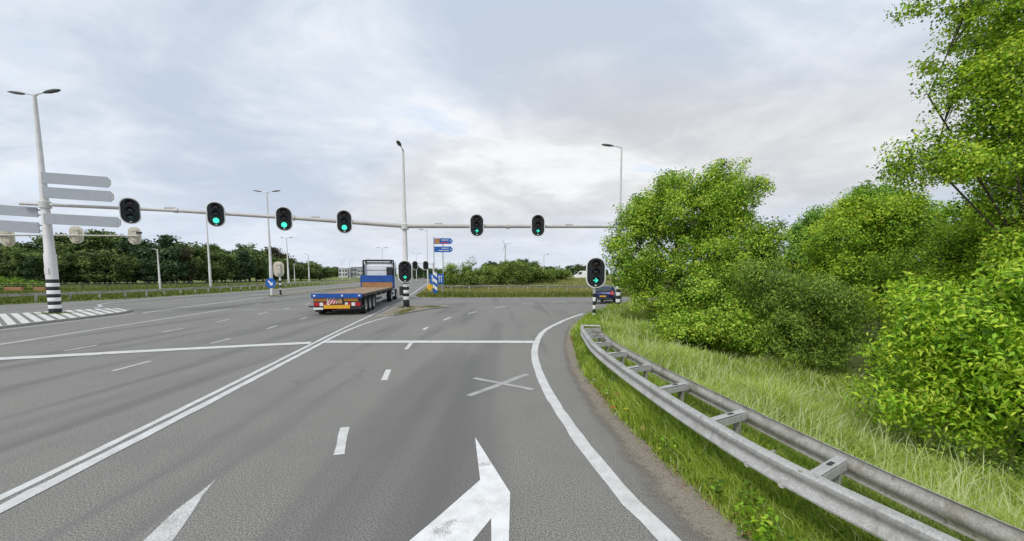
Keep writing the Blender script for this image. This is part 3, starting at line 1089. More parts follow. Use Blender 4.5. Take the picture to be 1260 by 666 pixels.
for kind, (x, y, z), lab in (
        ('off', (-22.40, 25.22, 6.08), 'dim traffic light on the beam nearest the silver sign blades'),
        ('green', (-18.08, 26.22, 6.02), 'lit round green traffic light second from the sign blades'),
        ('green', (-14.40, 27.10, 5.86), 'lit round green traffic light third from the sign blades'),
        ('green', (-10.92, 27.92, 5.78), 'lit round green traffic light next to the island mast'),
        ('arrow', (-2.40, 29.25, 5.70), 'green right-arrow traffic light on beam just right of the island mast'),
        ('arrow', (1.80, 29.68, 5.74), 'green right-arrow traffic light on beam nearest the big oak')):
    put_light(kind, (x, y, z), face_cam(x, y), lab)
for q, (x, y, z) in enumerate(((-20.6, 25.9, 6.33), (-12.7, 27.75, 6.03), (-5.0, 29.23, 5.79), (4.0, 30.08, 5.80))):
    jb = thing('junction_box', ('first', 'second', 'third', 'fourth')[q] + ' small grey cable box on top of the signal beam, counted from the sign blades', 'cable box', (x, y, z - 0.02), R(13 if x < -7 else 5), 'cable boxes on the signal beam')
    mb = MB()
    mb.box((0, 0, 0.02), (0.5, 0.16, 0.12))
    mb.build('lid', 'beam', jb, bevel=0.01)
    mb = MB()
    mb.path([(-0.24, 0, 0.0), (-0.5, 0, -0.05), (-0.9, 0, -0.02)], 0.018, 6)
    mb.build('cable', 'black', jb)
put_light('arrow', (-7.24, 28.72, 2.55), face_cam(-7.3, 29) * 0.6, 'green arrow traffic light low on the island mast beside the truck')
put_light('arrow', (4.15, 21.0, 2.46), face_cam(4.2, 21) * 0.6, 'large green arrow traffic light on the striped pole at the verge')

sp = thing('signal_pole', 'slim black and white striped pole in the verge grass carrying an arrow light', 'pole', (4.16, 21.32, 0.0))
mb = MB()
mb.path([(0, 0, -0.3), (0, 0, 1.0), (0, 0, 3.1)], 0.075, 12)
mb.build('pole', 'white', sp, True)
banded_post(sp, 0.078, 0.02, [0.2] * 8)

# the gantry over the other carriageway, seen from behind
bm_root = thing('signal_mast', 'bare grey mast left of the frame holding the rear-facing signal beam', 'signal mast', (-50.5, 40, 0))
mb = MB()
mb.path([(0, 0, -0.2), (0, 0, 6.4)], [0.18, 0.13], 12)
mb.build('pole', 'mast', bm_root, True)
beam('thin far beam with backs of cream traffic lights behind the sign blades', [(-50.5, 40, 6.0), (-42, 40.0, 5.98), (-34.75, 40.0, 5.93)], [0.09, 0.075, 0.06])


def back_light(loc, rz, label):
    o = thing('traffic_light', label, 'traffic light', loc, rz, 'traffic lights seen from behind')
    mb = MB()
    mb.prism(rounded(1.02, 1.6, 0.44), 0.0, 0.03)
    mb.build('shield_back', 'cream', o, bevel=0.006)
    mb = MB()
    mb.prism(rounded(0.42, 1.15, 0.06), -0.20, -0.002)
    mb.build('housing', 'cream', o, bevel=0.015)
    for z in (0.4, 0, -0.4):
        mb = MB()
        mb.box((0, -0.215, z), (0.3, 0.03, 0.07))
        mb.build('clamp', 'beam', o)
        mb = MB()
        mb.lathe([(0.17, 0.03), (0.18, 0.2), (0.165, 0.2), (0.155, 0.03)], 'y', (0, 0, z), 16)
        mb.build('hood', 'shield', o, True)
    return o


back_light((-47.55, 40.3, 5.78), R(24), 'cream back of a far traffic light at the left picture edge')
back_light((-41.05, 40.3, 6.05), R(22), 'cream back of a far traffic light just right of the silver mast')
back_light((-35.55, 40.3, 5.97), R(20), 'cream back of a far traffic light under the dim signal')
tc_ = thing('traffic_camera', 'small dark detector camera on the tip of the far beam', 'camera', (-34.8, 40, 5.99))
mb = MB()
mb.box((0, -0.05, 0.22), (0.22, 0.42, 0.16))
mb.build('housing', 'black', tc_, bevel=0.02)
mb = MB()
mb.path([(0, 0, -0.03), (0, 0, 0.16)], 0.03, 8)
mb.build('stalk', 'beam', tc_)


# blank sign blades on the left mast
def blade(x0, x1, zc, hgt, y, label, tip, slope):
    o = thing('direction_sign', label, 'sign', ((x0 + x1) / 2, y, zc), R(13), 'blank backs of sign blades on the silver mast')
    w = (x1 - x0) / 2
    hh = hgt / 2
    t = 0.16
    out = [(-w, -hh), (w - t, -hh), (w, -hh * 0.45), (w, hh * 0.45), (w - t, hh), (-w, hh)]
    if tip < 0:
        out = [(-x, z) for x, z in out]
    out = [(x, z - slope * x) for x, z in out]
    mb = MB()
    mb.prism(out, -0.03, 0.03)
    mb.build('panel', 'signback', o, bevel=0.008)
    mb = MB()
    e = [(x, z) for x, z in out]
    for zz_ in (-hh * 0.55, hh * 0.55):
        mb.box((-w * 0.1 * tip, 0.05, zz_), (2 * w * 0.8, 0.035, 0.06))
    mb.build('stiffener', 'signedge', o)
    mb = MB()
    k = 2 if tip > 0 else 2
    a, b = out[1], out[4]
    c, d = out[2], out[3]
    mb.prism([(a[0], a[1]), (c[0], c[1]), (d[0], d[1]), (b[0], b[1]), (b[0] + tip * 0.02, b[1] - 0.03), (d[0] - tip * 0.035, d[1] - 0.02), (c[0] - tip * 0.035, c[1] + 0.02), (a[0] + tip * 0.02, a[1] + 0.03)], -0.045, -0.032)
    mb.build('tip_edge', 'signedge', o)
    mb = MB()
    dx, dy = -26.52 - (x0 + x1) / 2, 24.45 - y
    ca_, sa_ = math.cos(R(13)), math.sin(R(13))
    mx, my = dx * ca_ + dy * sa_, -dx * sa_ + dy * ca_
    for z_ in (-hgt * 0.25, hgt * 0.25):
        mb.path([(-w * 0.8 * tip, 0.07, z_ + slope * w * 0.8 * tip), (-w * tip, 0.07, z_ + slope * w * tip), (mx, my, z_ + slope * w * tip)], 0.04, 8)
    mb.build('clamp', 'galv_dirty', o)
    return o


blade(-25.95, -22.75, 7.62, 0.60, 24.2, 'topmost grey sign blade on the silver mast, pointing right', 1, 0.035)
blade(-25.95, -22.65, 6.83, 0.60, 24.2, 'second grey sign blade from the top, pointing right', 1, 0.035)
blade(-25.9, -22.3, 5.38, 0.58, 24.1, 'grey sign blade below the signal beam, pointing right', 1, 0.035)
blade(-30.7, -27.0, 5.98, 0.56, 24.1, 'upper grey sign blade pointing left out of the picture', -1, 0.05)
blade(-30.7, -27.0, 5.1, 0.62, 24.1, 'lower grey sign blade pointing left out of the picture', -1, 0.05)


# ------------------------------------------------------------------ guard rails
W_PROF = [(-0.085, 0.70), (-0.08, 0.745), (-0.07, 0.75), (0.012, 0.75), (0.024, 0.738), (0.026, 0.71), (0.01, 0.685), (-0.008, 0.665), (-0.012, 0.64), (-0.008, 0.615), (0.012, 0.59), (0.026, 0.568), (0.024, 0.553), (-0.01, 0.548)]


def rail_line(pts, step=0.5):
    L = smooth_line(pts, step)
    s = np.concatenate([[0], np.cumsum(np.linalg.norm(np.diff(L, axis=0), axis=1))])
    return L, s


def sweep(root, L, s, s0, s1, side, name, mat, zoff=0.0, prof=W_PROF, zend=None):
    ss = np.linspace(s0, s1, max(3, int((s1 - s0) / 0.4) + 1))
    P = np.stack([np.interp(ss, s, L[:, k]) for k in range(2)], 1)
    P2 = np.stack([np.interp(ss + 0.05, s, L[:, k]) for k in range(2)], 1)
    P1 = np.stack([np.interp(ss - 0.05, s, L[:, k]) for k in range(2)], 1)
    t = unit(P2 - P1)
    nr = np.stack([-t[:, 1], t[:, 0]], 1) * side
    rings = []
    for p, q, sv in zip(P, nr, ss):
        dz = zoff + (zend(sv) if zend else 0)
        rings.append([(p[0] + q[0] * o_, p[1] + q[1] * o_, z_ + dz) for o_, z_ in prof])
    mb = MB()
    mb.loft(rings, closed=False)
    return mb.build(name, mat, root, True, solid=0.006)


FR = [(4.2, -3.5), (3.35, 0), (2.72, 2.45), (2.42, 3.4), (2.22, 4.5), (2.06, 6.05), (1.93, 8.2), (1.93, 10.5), (2.28, 13.8), (2.56, 15.4)]
BR = [(4.5, -3.0), (3.85, 0.4), (3.28, 2.6), (3.08, 3.73), (2.88, 5.33), (2.75, 6.5), (2.60, 8.09), (2.50, 10.66), (2.74, 12.96), (3.2, 15.3)]
gr = thing('guard_rail', 'double galvanised guard rail with cross spacers along the right verge', 'guard rail')
LF, SF = rail_line(FR)
LB, SB = rail_line(BR)
dipF = lambda sv: -0.22 * float(sm(np.array(sv), SF[-1] - 4.5, SF[-1]))
dipB = lambda sv: -0.22 * float(sm(np.array(sv), SB[-1] - 4.5, SB[-1]))
k = 0.0
while k < SF[-1] - 0.2:
    e = min(k + 4.0, SF[-1])
    sweep(gr, LF, SF, k, e + (0.12 if e < SF[-1] else 0), 1, 'front_beam', 'galv', 0.0 if int(k / 4) % 2 else 0.004, zend=dipF)
    k = e
k = 0.0
while k < SB[-1] - 0.2:
    e = min(k + 4.0, SB[-1])
    sweep(gr, LB, SB, k, e + (0.12 if e < SB[-1] else 0), -1, 'rear_beam', 'galv_dirty', 0.0 if int(k / 4) % 2 else 0.004, prof=W_PROF[3:], zend=dipB)
    k = e
for sv in np.arange(4.0, SF[-1] - 1, 4.0):
    c0 = np.array([np.interp(sv, SF, LF[:, k]) for k in range(2)])
    t0_ = np.array([np.interp(sv + 0.1, SF, LF[:, k]) for k in range(2)]) - c0
    rot = Matrix.Rotation(math.atan2(t0_[1], t0_[0]), 3, 'Z')
    off = rot @ Vector((0, 0.03, 0))
    for a_ in (-0.12, -0.04, 0.04, 0.12):
        for z_ in (0.715,):
            p = Vector((c0[0], c0[1], z_ + dipF(sv))) + rot @ Vector((a_, 0.024, 0))
            mb = MB()
            mb.path([p, p + rot @ Vector((0, 0.012, 0))], 0.012, 8)
            mb.build('bolt', 'galv_dirty', gr)
LBf = np.stack([np.interp(np.linspace(0, SB[-1], 1500), SB, LB[:, k]) for k in range(2)], 1)
i = 0
s_ = float(np.interp(3.35, LF[:, 1], SF)) % 1.36
while s_ < SF[-1]:
    a = np.array([np.interp(s_, SF, LF[:, k]) for k in range(2)])
    tg = np.array([np.interp(s_ + 0.1, SF, LF[:, k]) for k in range(2)]) - a
    j = np.argmin(np.linalg.norm(LBf - (a + tg * 3.4), axis=1))
    b = LBf[j]
    d = b - a
    ln = float(np.linalg.norm(d))
    ang = math.atan2(d[1], d[0])
    c = (a + b) / 2
    zt = 0.69 + dipF(s_)
    rot = Matrix.Rotation(ang, 3, 'Z')
    # channel: web with two flanges
    mb = MB()
    mb.box((c[0], c[1], zt + 0.03), (ln - 0.10, 0.09, 0.01), rot)
    mb.box(tuple(Vector((c[0], c[1], zt - 0.03)) + rot @ Vector((0, 0.041, 0))), (ln - 0.10, 0.008, 0.09), rot)
    mb.box(tuple(Vector((c[0], c[1], zt - 0.03)) + rot @ Vector((0, -0.041, 0))), (ln - 0.10, 0.008, 0.09), rot)
    mb.build('spacer', 'galv', gr, bevel=0.004)
    mb = MB()
    mb.box((c[0] + d[0] * 0.1, c[1] + d[1] * 0.1, zt + 0.0385), (0.10, 0.035, 0.004), rot)
    mb.build('slot', 'black', gr)
    mb = MB()
    pz = zt - 0.02
    pb = a * 0.22 + b * 0.78
    mb.box((pb[0], pb[1], pz / 2 - 0.25), (0.01, 0.07, pz + 0.5), rot)
    mb.box(tuple(Vector((pb[0], pb[1], pz / 2 - 0.25)) + rot @ Vector((0, 0.035, 0))), (0.045, 0.008, pz + 0.5), rot)
    mb.box(tuple(Vector((pb[0], pb[1], pz / 2 - 0.25)) + rot @ Vector((0, -0.035, 0))), (0.045, 0.008, pz + 0.5), rot)
    mb.build('post', 'galv_dirty', gr)
    for q in (0.06, -0.06):
        mb = MB()
        tt = np.array([-d[1], d[0]]) / ln
        ctr = a + tt * q
        mb.lathe([(0.018, 0.756 + dipF(s_)), (0.016, 0.766 + dipF(s_)), (0.002, 0.768 + dipF(s_))], 'z', (ctr[0] + d[0] * 0.02, ctr[1] + d[1] * 0.02, 0), 8)
        mb.build('bolt', 'galv_dirty', gr)
    s_ += 1.36
    i += 1
for (p, q) in (((2.28, 3.95, 0.56), (2.92, 4.55, 0.42)), ((2.36, 3.55, 0.56), (2.98, 4.05, 0.42))):
    mb = MB()
    mb.path([p, q], 0.03, 8)
    mb.build('diagonal_brace', 'galv_dirty', gr, True)
mb = MB()
a, b = LF[-1], LB[-1]
mb.path([(a[0], a[1], 0.50), (b[0], b[1], 0.50)], 0.04, 8)
mb.build('end_bar', 'galv', gr, True)


def simple_rail(label, pts, side, spacing, zbase=None, name='guard_rail'):
    root = thing(name, label, 'guard rail')
    L, s = rail_line(pts, 1.5)
    zf = (lambda sv: float(land_z(np.interp(sv, s, L[:, 0]), np.interp(sv, s, L[:, 1])))) if zbase is None else (lambda sv: zbase)
    k = 0.0
    while k < s[-1] - 1:
        e = min(k + 12.0, s[-1])
        sweep(root, L, s, k, e, side, 'beam', 'galv_dirty', 0, zend=zf)
        k = e
    k = 0.5
    while k < s[-1]:
        x, y = np.interp(k, s, L[:, 0]), np.interp(k, s, L[:, 1])
        mb = MB()
        mb.box((x, y, zf(k) + 0.22), (0.14, 0.12, 1.0))
        mb.build('post', 'galv_dirty', root)
        k += spacing
    return root


simple_rail('long galvanised guard rail along the far left road edge', [(-62, 14.5), (-48.5, 22.5), (-41.2, 32.2), (-38.4, 40), (-37.8, 48), (-38.1, 62), (-39.9, 75), (-43, 104), (-51.6, 157)], -1, 2.2)
simple_rail('guard rail behind the grass across the junction', [(-13.9, 77), (-11.3, 62), (-8.5, 59.4), (0, 58.2), (12, 57.6), (30, 59), (60, 63)], 1, 2.7)


# ------------------------------------------------------------------ flatbed truck
TR = thing('flatbed_truck', 'blue flatbed articulated truck with empty wooden deck driving away', 'truck', (-10.08, 24.3, 0), R(8.0))
W2 = 1.40
DL = 13.3
deck_z = 1.20
frame = MB()
frame.box((-0.55, DL / 2, deck_z - 0.32), (0.16, DL - 0.6, 0.42))
frame.box((0.55, DL / 2, deck_z - 0.32), (0.16, DL - 0.6, 0.42))
for k in range(9):
    frame.box((0, 0.7 + k * 1.5, deck_z - 0.18), (2 * W2 - 0.2, 0.1, 0.14))
frame.build('chassis', 'chassis', TR)
for sx in (-1, 1):
    mb = MB()
    mb.box((sx * (W2 - 0.03), DL / 2 + 0.05, deck_z - 0.06), (0.07, DL - 0.15, 0.17))
    mb.build('side_rave', 'chassis', TR, bevel=0.01)
    for k in range(9):
        mb = MB()
        mb.box((sx * (W2 + 0.012), 1.0 + k * 1.4, deck_z - 0.04), (0.018, 0.12, 0.05))
        mb.build('side_marker', 'amber', TR)
nb = 11
for k in range(nb):
    x = -W2 + 0.08 + (k + 0.5) * (2 * W2 - 0.16) / nb
    mb = MB()
    mb.box((x, DL / 2 + 0.03, deck_z + random.uniform(0.0, 0.006)), ((2 * W2 - 0.16) / nb - 0.012, DL - 0.16, 0.03))
    mb.build('plank', 'wood', TR)
mb = MB()
mb.box((0, 0.0, deck_z - 0.06), (2 * W2, 0.10, 0.27))
rb = mb.build('rear_sill', 'truck_blue', TR, bevel=0.012)
for x, w in ((-1.22, 0.12), (0.30, 0.1), (1.25, 0.12)):
    mb = MB()
    mb.box((x, -0.054, deck_z - 0.05), (w, 0.008, 0.09))
    mb.build('clip', 'truck_white', rb)
# rear light panel
mb = MB()
mb.box((0, 0.14, deck_z - 0.50), (2 * W2 - 0.16, 0.10, 0.66))
rp = mb.build('rear_panel', 'chassis', TR, bevel=0.01)
for x, w in ((-0.86, 0.86), (0.75, 0.80)):
    mb = MB()
    mb.box((x, 0.08, deck_z - 0.29), (w, 0.02, 0.17))
    mb.build('reflector_panel', 'orange_panel', TR)
for sx in (-1, 1):
    for x, w, mt in ((1.14, 0.28, 'tail'), (0.88, 0.2, 'white'), (0.68, 0.16, 'tail'), (0.50, 0.16, 'white')):
        mb = MB()
        mb.box((sx * x, 0.075, deck_z - 0.56), (w, 0.04, 0.20))
        mb.build('tail_lamp', mt, TR, bevel=0.012)
# red/white marker board
mb = MB()
mb.box((-0.30, 0.06, deck_z - 0.34), (0.52, 0.015, 0.36))
mk = mb.build('marker_board', 'white', TR)
for k in range(4):
    x0 = -0.56 + k * 0.17
    lo, hi = deck_z - 0.515, deck_z - 0.165
    pol = [(x0 - 0.12, lo), (x0 - 0.03, lo), (x0 + 0.20, hi), (x0 + 0.11, hi)]
    pol = [(min(max(px, -0.555), -0.045), pz) for px, pz in pol]
    mb = MB()
    mb.prism(pol, 0.048, 0.052)
    mb.build('stripe', 'red', mk)
mb = MB()
mb.box((0.13, 0.06, deck_z - 0.36), (0.28, 0.02, 0.3))
mb.build('hose_box', 'litter_tan', TR)
mb = MB()
mb.box((-0.03, 0.05, deck_z - 0.70), (1.45, 0.02, 0.24))
pl = mb.build('yellow_plate', 'amber', TR, bevel=0.004)
for bx, bz, bw_, bh_ in ((-0.03, 0.105, 1.43, 0.02), (-0.03, -0.105, 1.43, 0.02)):
    mb = MB()
    mb.box((bx, 0.036, deck_z - 0.70 + bz), (bw_, 0.006, bh_))
    mb.build('plate_border', 'red', pl)
mb = MB()
mb.box((-1.05, 0.05, deck_z - 0.80), (0.52, 0.012, 0.12))
mb.build('licence_plate', 'white', TR)
mb = MB()
mb.box((0, 0.22, 0.44), (2 * W2 - 0.25, 0.1, 0.13))
mb.build('underrun_bar', 'alu', TR, bevel=0.01)
for sx in (-1, 1):
    mb = MB()
    mb.box((sx * (W2 + 0.06), 0.1, 0.52), (0.24, 0.05, 0.08))
    mb.build('marker_arm', 'black', TR)


def wheel(root, x, y, r, w, sx):
    mb = MB()
    prof = [(r * 0.58, -w / 2 * 0.9), (r * 0.86, -w / 2), (r * 0.97, -w / 2 * 0.85), (r, -w / 2 * 0.5), (r, w / 2 * 0.5), (r * 0.97, w / 2 * 0.85), (r * 0.86, w / 2), (r * 0.58, w / 2 * 0.9)]
    mb.lathe(prof, 'x', (x, y, r), 28)
    ty = mb.build('wheel', 'tyre', root, True)
    mb = MB()
    o = sx * w / 2
    mb.lathe([(r * 0.60, o * 0.88), (r * 0.55, o * 0.95), (r * 0.42, o * 0.45), (r * 0.2, o * 0.5), (r * 0.17, o * 0.9), (0.004, o * 0.92)], 'x', (x, y, r), 20)
    mb.build('rim', 'steel', ty, True)


for sx in (-1, 1):
    mb = MB()
    mb.box((sx * (W2 - 0.24), 0.52, 0.42), (0.42, 0.015, 0.5))
    mb.build('mud_flap', 'tyre', TR)
for y in (1.25, 2.56, 3.87):
    for sx in (-1, 1):
        wheel(TR, sx * (W2 - 0.22), y, 0.50, 0.40, sx)
        mb = MB()
        arc = [(y + 0.60 * math.cos(R(a)), 0.50 + 0.60 * math.sin(R(a))) for a in range(25, 156, 13)]
        arc2 = [(y + 0.575 * math.cos(R(a)), 0.50 + 0.575 * math.sin(R(a))) for a in range(155, 24, -13)]
        xa = sx * (W2 - 0.43)
        mb.prism(arc + arc2, xa, sx * (W2 - 0.01), 'yz')
        mb.build('mudguard', 'chassis', TR)
for sx in (-1, 1):
    g_ = MB()
    for z in (0.50, 0.82):
        g_.box((sx * (W2 - 0.05), 7.2, z), (0.03, 4.6, 0.14))
    for y in (4.95, 7.2, 9.45):
        g_.box((sx * (W2 - 0.08), y, 0.75), (0.04, 0.08, 0.75))
    g_.build('side_guard', 'alu', TR, bevel=0.005)
mb = MB()
mb.box((0.55, 8.6, 0.66), (0.6, 1.0, 0.5))
mb.build('pallet_box', 'chassis', TR, bevel=0.02)
mb = MB()
for sx in (-1, 1):
    mb.box((sx * 0.8, 9.9, 0.55), (0.12, 0.12, 1.0))
mb.build('landing_leg', 'galv_dirty', TR)
# headboard
mb = MB()
mb.box((0, DL, deck_z + 0.24), (2 * W2, 0.07, 0.46))
mb.build('headboard', 'wood_board', TR)
mb = MB()
mb.box((0, DL - 0.01, deck_z + 0.76), (2 * W2, 0.09, 0.60))
mb.build('headboard', 'truck_blue', TR, bevel=0.01)
for sx in (-1, 1):
    mb = MB()
    mb.box((sx * (W2 - 0.04), DL, deck_z + 0.53), (0.1, 0.11, 1.06))
    mb.build('headboard_post', 'truck_blue', TR, bevel=0.01)
# tractor cab
cabW = 1.30
mb = MB()
y0, y1 = DL + 1.05, DL + 3.15
side = [(y0, 0.95), (y0, 3.15), (y0 + 0.25, 3.45), (y1 - 0.55, 3.5), (y1 - 0.12, 2.9), (y1, 1.9), (y1, 0.55), (y1 - 0.5, 0.5), (y1 - 0.55, 0.95)]
mb.prism(side, -cabW, cabW, 'yz')
cb_ = mb.build('cab', 'truck_white', TR, bevel=0.06)
mb = MB()
mb.box((0, y0 - 0.02, 3.58), (2 * cabW + 0.06, 0.16, 0.14))
mb.box((0, y0 + 0.5, 3.62), (2 * cabW - 0.3, 0.9, 0.12))
for sx in (-1, 1):
    mb.box((sx * (cabW + 0.02), y0 - 0.14, 2.35), (0.09, 0.34, 2.5))
    mb.box((sx * (cabW - 0.2), y0 - 0.02, 3.45), (0.16, 0.12, 0.22))
mb.build('air_deflector', 'black', TR, bevel=0.02)
mb = MB()
mb.box((0.98, y0 - 0.26, 2.5), (0.52, 0.3, 1.0))
mb.build('exhaust_stack', 'chassis', TR, bevel=0.05)
mb = MB()
mb.box((0, y0 - 0.012, 2.72), (2 * cabW - 0.4, 0.012, 0.03))
mb.build('seam', 'chassis', cb_)
for sx in (-1, 1):
    mb = MB()
    mb.prism([(y0 + 1.0, 2.15), (y1 - 0.25, 2.1), (y1 - 0.42, 2.85), (y0 + 1.0, 2.9)], sx * (cabW + 0.003), sx * (cabW + 0.012), 'yz')
    mb.build('side_window', 'glass', cb_)
    mb = MB()
    mb.box((sx * (cabW + 0.28), y1 - 0.3, 2.55), (0.24, 0.14, 0.85))
    mb.path([(sx * cabW, y1 - 0.3, 2.85), (sx * (cabW + 0.28), y1 - 0.3, 2.9)], 0.025, 6)
    mb.build('mirror', 'black', cb_, bevel=0.03)
mb = MB()
mb.prism([(-cabW + 0.12, 2.05), (cabW - 0.12, 2.05), (cabW - 0.16, 2.85), (-cabW + 0.16, 2.85)], y1 + 0.002, y1 + 0.012, 'xz')
mb.build('windscreen', 'glass', cb_)
mb = MB()
mb.box((0, DL + 0.9, 0.78), (0.9, 4.2, 0.3))
for sx in (-1, 1):
    mb.path([(sx * 1.0, DL - 0.1, 0.65), (sx * 1.0, DL + 1.0, 0.65)], 0.3, 14)
mb.build('tractor_frame', 'chassis', TR)
for y in (DL - 0.9, DL + 2.35):
    for sx in (-1, 1):
        wheel(TR, sx * (W2 - 0.24), y, 0.50, 0.40, sx)
mb = MB()
for sx in (-1, 1):
    mb.box((sx * (cabW - 0.06), DL + 0.75, 0.62), (0.08, 1.6, 0.55))
mb.build('side_skirt', 'truck_white', TR, bevel=0.02)

# ------------------------------------------------------------------ blue car beyond the verge
CR = thing('hatchback_car', 'dark blue hatchback with red tail lamp behind the striped mast', 'car', (8.05, 35.4, 0), R(-24))
# stations along the length: y, half width, bottom, waist, roof z (or waist), roof half width
st = [(-2.05, 0.70, 0.42, 0.80, 0.84, 0.60), (-1.95, 0.80, 0.30, 0.88, 0.98, 0.62), (-1.70, 0.85, 0.26, 0.93, 1.28, 0.60), (-1.25, 0.87, 0.24, 0.94, 1.43, 0.60), (-0.5, 0.88, 0.22, 0.93, 1.48, 0.61), (0.25, 0.88, 0.22, 0.92, 1.45, 0.60), (0.75, 0.88, 0.22, 0.91, 1.22, 0.62), (1.15, 0.87, 0.24, 0.90, 0.97, 0.68), (1.75, 0.84, 0.27, 0.78, 0.84, 0.66), (2.05, 0.72, 0.34, 0.64, 0.68, 0.56), (2.12, 0.60, 0.42, 0.56, 0.58, 0.45)]
rings = []
for y, hw, zb, zw, zr, rw in st:
    rings.append([(-hw * 0.92, y, zb), (-hw, y, (zb + zw) / 2), (-hw * 0.97, y, zw), (-rw, y, zr - 0.04), (-rw * 0.6, y, zr), (rw * 0.6, y, zr), (rw, y, zr - 0.04), (hw * 0.97, y, zw), (hw, y, (zb + zw) / 2), (hw * 0.92, y, zb)])
mb = MB()
mb.loft(rings)
body = mb.build('body', 'car_blue', CR, True, subsurf=1)
mb = MB()
mb.add([(-0.56, -2.0, 0.99), (0.56, -2.0, 0.99), (0.50, -1.58, 1.36), (-0.50, -1.58, 1.36)], [(0, 1, 2, 3)])
mb.build('rear_window', 'glass', CR, solid=0.03)
for sx in (-1, 1):
    for a, b in ((-1.45, -0.55), (-0.45, 0.62)):
        mb = MB()
        mb.add([(sx * 0.862, a, 0.96), (sx * 0.862, b + 0.12 * (b > 0), 0.95), (sx * 0.665, b - 0.15 * (b > 0), 1.36), (sx * 0.665, a + 0.1 * (a < -1), 1.36)], [(0, 1, 2, 3)])
        mb.build('side_window', 'glass', CR, solid=0.03)
    mb = MB()
    mb.box((sx * 0.70, -1.96, 0.86), (0.26, 0.16, 0.30), Matrix.Rotation(R(-18), 3, 'X'))
    mb.build('tail_lamp', 'tail', CR, bevel=0.03)
    mb = MB()
    mb.box((sx * 0.96, 0.62, 0.98), (0.18, 0.1, 0.12))
    mb.build('mirror', 'car_blue', CR, bevel=0.03)
    for y in (-1.28, 1.30):
        wheel(CR, sx * 0.78, y, 0.31, 0.20, sx)
mb = MB()
mb.box((0, -2.06, 0.62), (0.52, 0.02, 0.11))
mb.build('licence_plate', 'amber', CR)
mb = MB()
mb.box((0, -2.03, 0.42), (1.5, 0.14, 0.16))
mb.build('bumper', 'chassis', CR, bevel=0.04)


# ------------------------------------------------------------------ signs on the grass across the junction
ds = thing('direction_signpost', 'two blue direction blades on slim poles on the grass across the junction', 'signpost', (-8.2, 50, 0))
for x, hgt, r in ((-0.98, 6.7, 0.05), (0.08, 6.6, 0.06)):
    mb = MB()
    mb.path([(x, 0.08, -0.3), (x, 0.08, hgt)], r, 10)
    mb.build('pole', 'galv', ds, True)
for zc_, hh, mt in ((6.2, 0.66, 'brown'), (5.25, 0.66, None)):
    w0, w1 = -0.9, 1.25
    out = [(w0, -hh / 2), (w1 - 0.25, -hh / 2), (w1, -hh * 0.15), (w1, hh * 0.15), (w1 - 0.25, hh / 2), (w0, hh / 2)]
    mb = MB()
    mb.prism([(x, zc_ + z) for x, z in out], -0.02, 0.02)
    b_ = mb.build('sign_blade', 'blue', ds, bevel=0.008)
    if mt:
        mb = MB()
        mb.box((-0.55, -0.026, zc_), (0.56, 0.01, hh - 0.10))
        mb.build('brown_panel', 'brown', b_)
        mb = MB()
        mb.box((0.35, -0.026, zc_ - 0.18), (0.9, 0.01, 0.12))
        mb.build('red_strip', 'red', b_)
    for k, (x, w) in enumerate(((0.38, 0.85), (0.2, 1.2 if not mt else 0.5))):
        if mt and k:
            continue
        mb = MB()
        mb.box((x, -0.026, zc_ + 0.13 - k * 0.26), (w, 0.01, 0.07))
        mb.build('text_line', 'white', b_)
    mb = MB()
    mb.prism([(1.0, zc_ - 0.09), (1.16, zc_), (1.0, zc_ + 0.09)], -0.032, -0.021)
    mb.build('arrow_tip', 'white', b_)

ls = thing('lane_sign', 'low blue lane board with white arrows behind the chevron bollard', 'sign', (-8.75, 49.2, 0))
for x in (-0.6, 0.6):
    mb = MB()
    mb.path([(x, 0.08, -0.3), (x, 0.08, 2.3)], 0.045, 8)
    mb.build('pole', 'galv', ls, True)
mb = MB()
mb.prism(rounded(1.62, 1.15, 0.08), -0.02, 0.02)
bd = mb.build('board', 'blue', ls)
for o_ in (bd,):
    for v in o_.data.vertices:
        v.co.z += 1.82
for x in (-0.5, 0.0, 0.30, 0.55):
    mb = MB()
    mb.prism([(x - 0.04, 1.42), (x + 0.04, 1.42), (x + 0.04, 2.05), (x + 0.10, 2.05), (x, 2.25), (x - 0.10, 2.05), (x - 0.04, 2.05)], -0.034, -0.022)
    mb.build('lane_arrow', 'white', bd)
bo = thing('chevron_bollard', 'blue and white diagonal striped bollard at the grass corner', 'bollard', (-8.62, 47.6, 0.0))
mb = MB()
mb.prism(rounded(0.46, 2.3, 0.1), -0.14, 0.14)
b_ = mb.build('shell', 'blue', bo, bevel=0.03)
for v in b_.data.vertices:
    v.co.z += 1.3
for k in range(3):
    z = 0.45 + k * 0.75
    mb = MB()
    mb.prism([(-0.225, z + 0.42), (-0.225, z + 0.80), (0.225, z + 0.42), (0.225, z + 0.04)], -0.152, -0.142)
    mb.build('white_chevron', 'white', b_)
mb = MB()
mb.box((0, 0, 0.08), (0.34, 0.24, 0.3))
mb.build('foot', 'chassis', bo)
yp = thing('yellow_marker', 'yellow diamond marker beside the chevron bollard', 'sign', (-9.2, 47.3, 0))
mb = MB()
mb.path([(0, 0.05, -0.2), (0, 0.05, 1.1)], 0.03, 8)
mb.build('pole', 'galv', yp)
mb = MB()
mb.prism([(0, 0.45), (0.38, 0.9), (0, 1.35), (-0.38, 0.9)], -0.01, 0.02)
mb.build('plate', 'amber', yp, bevel=0.01)

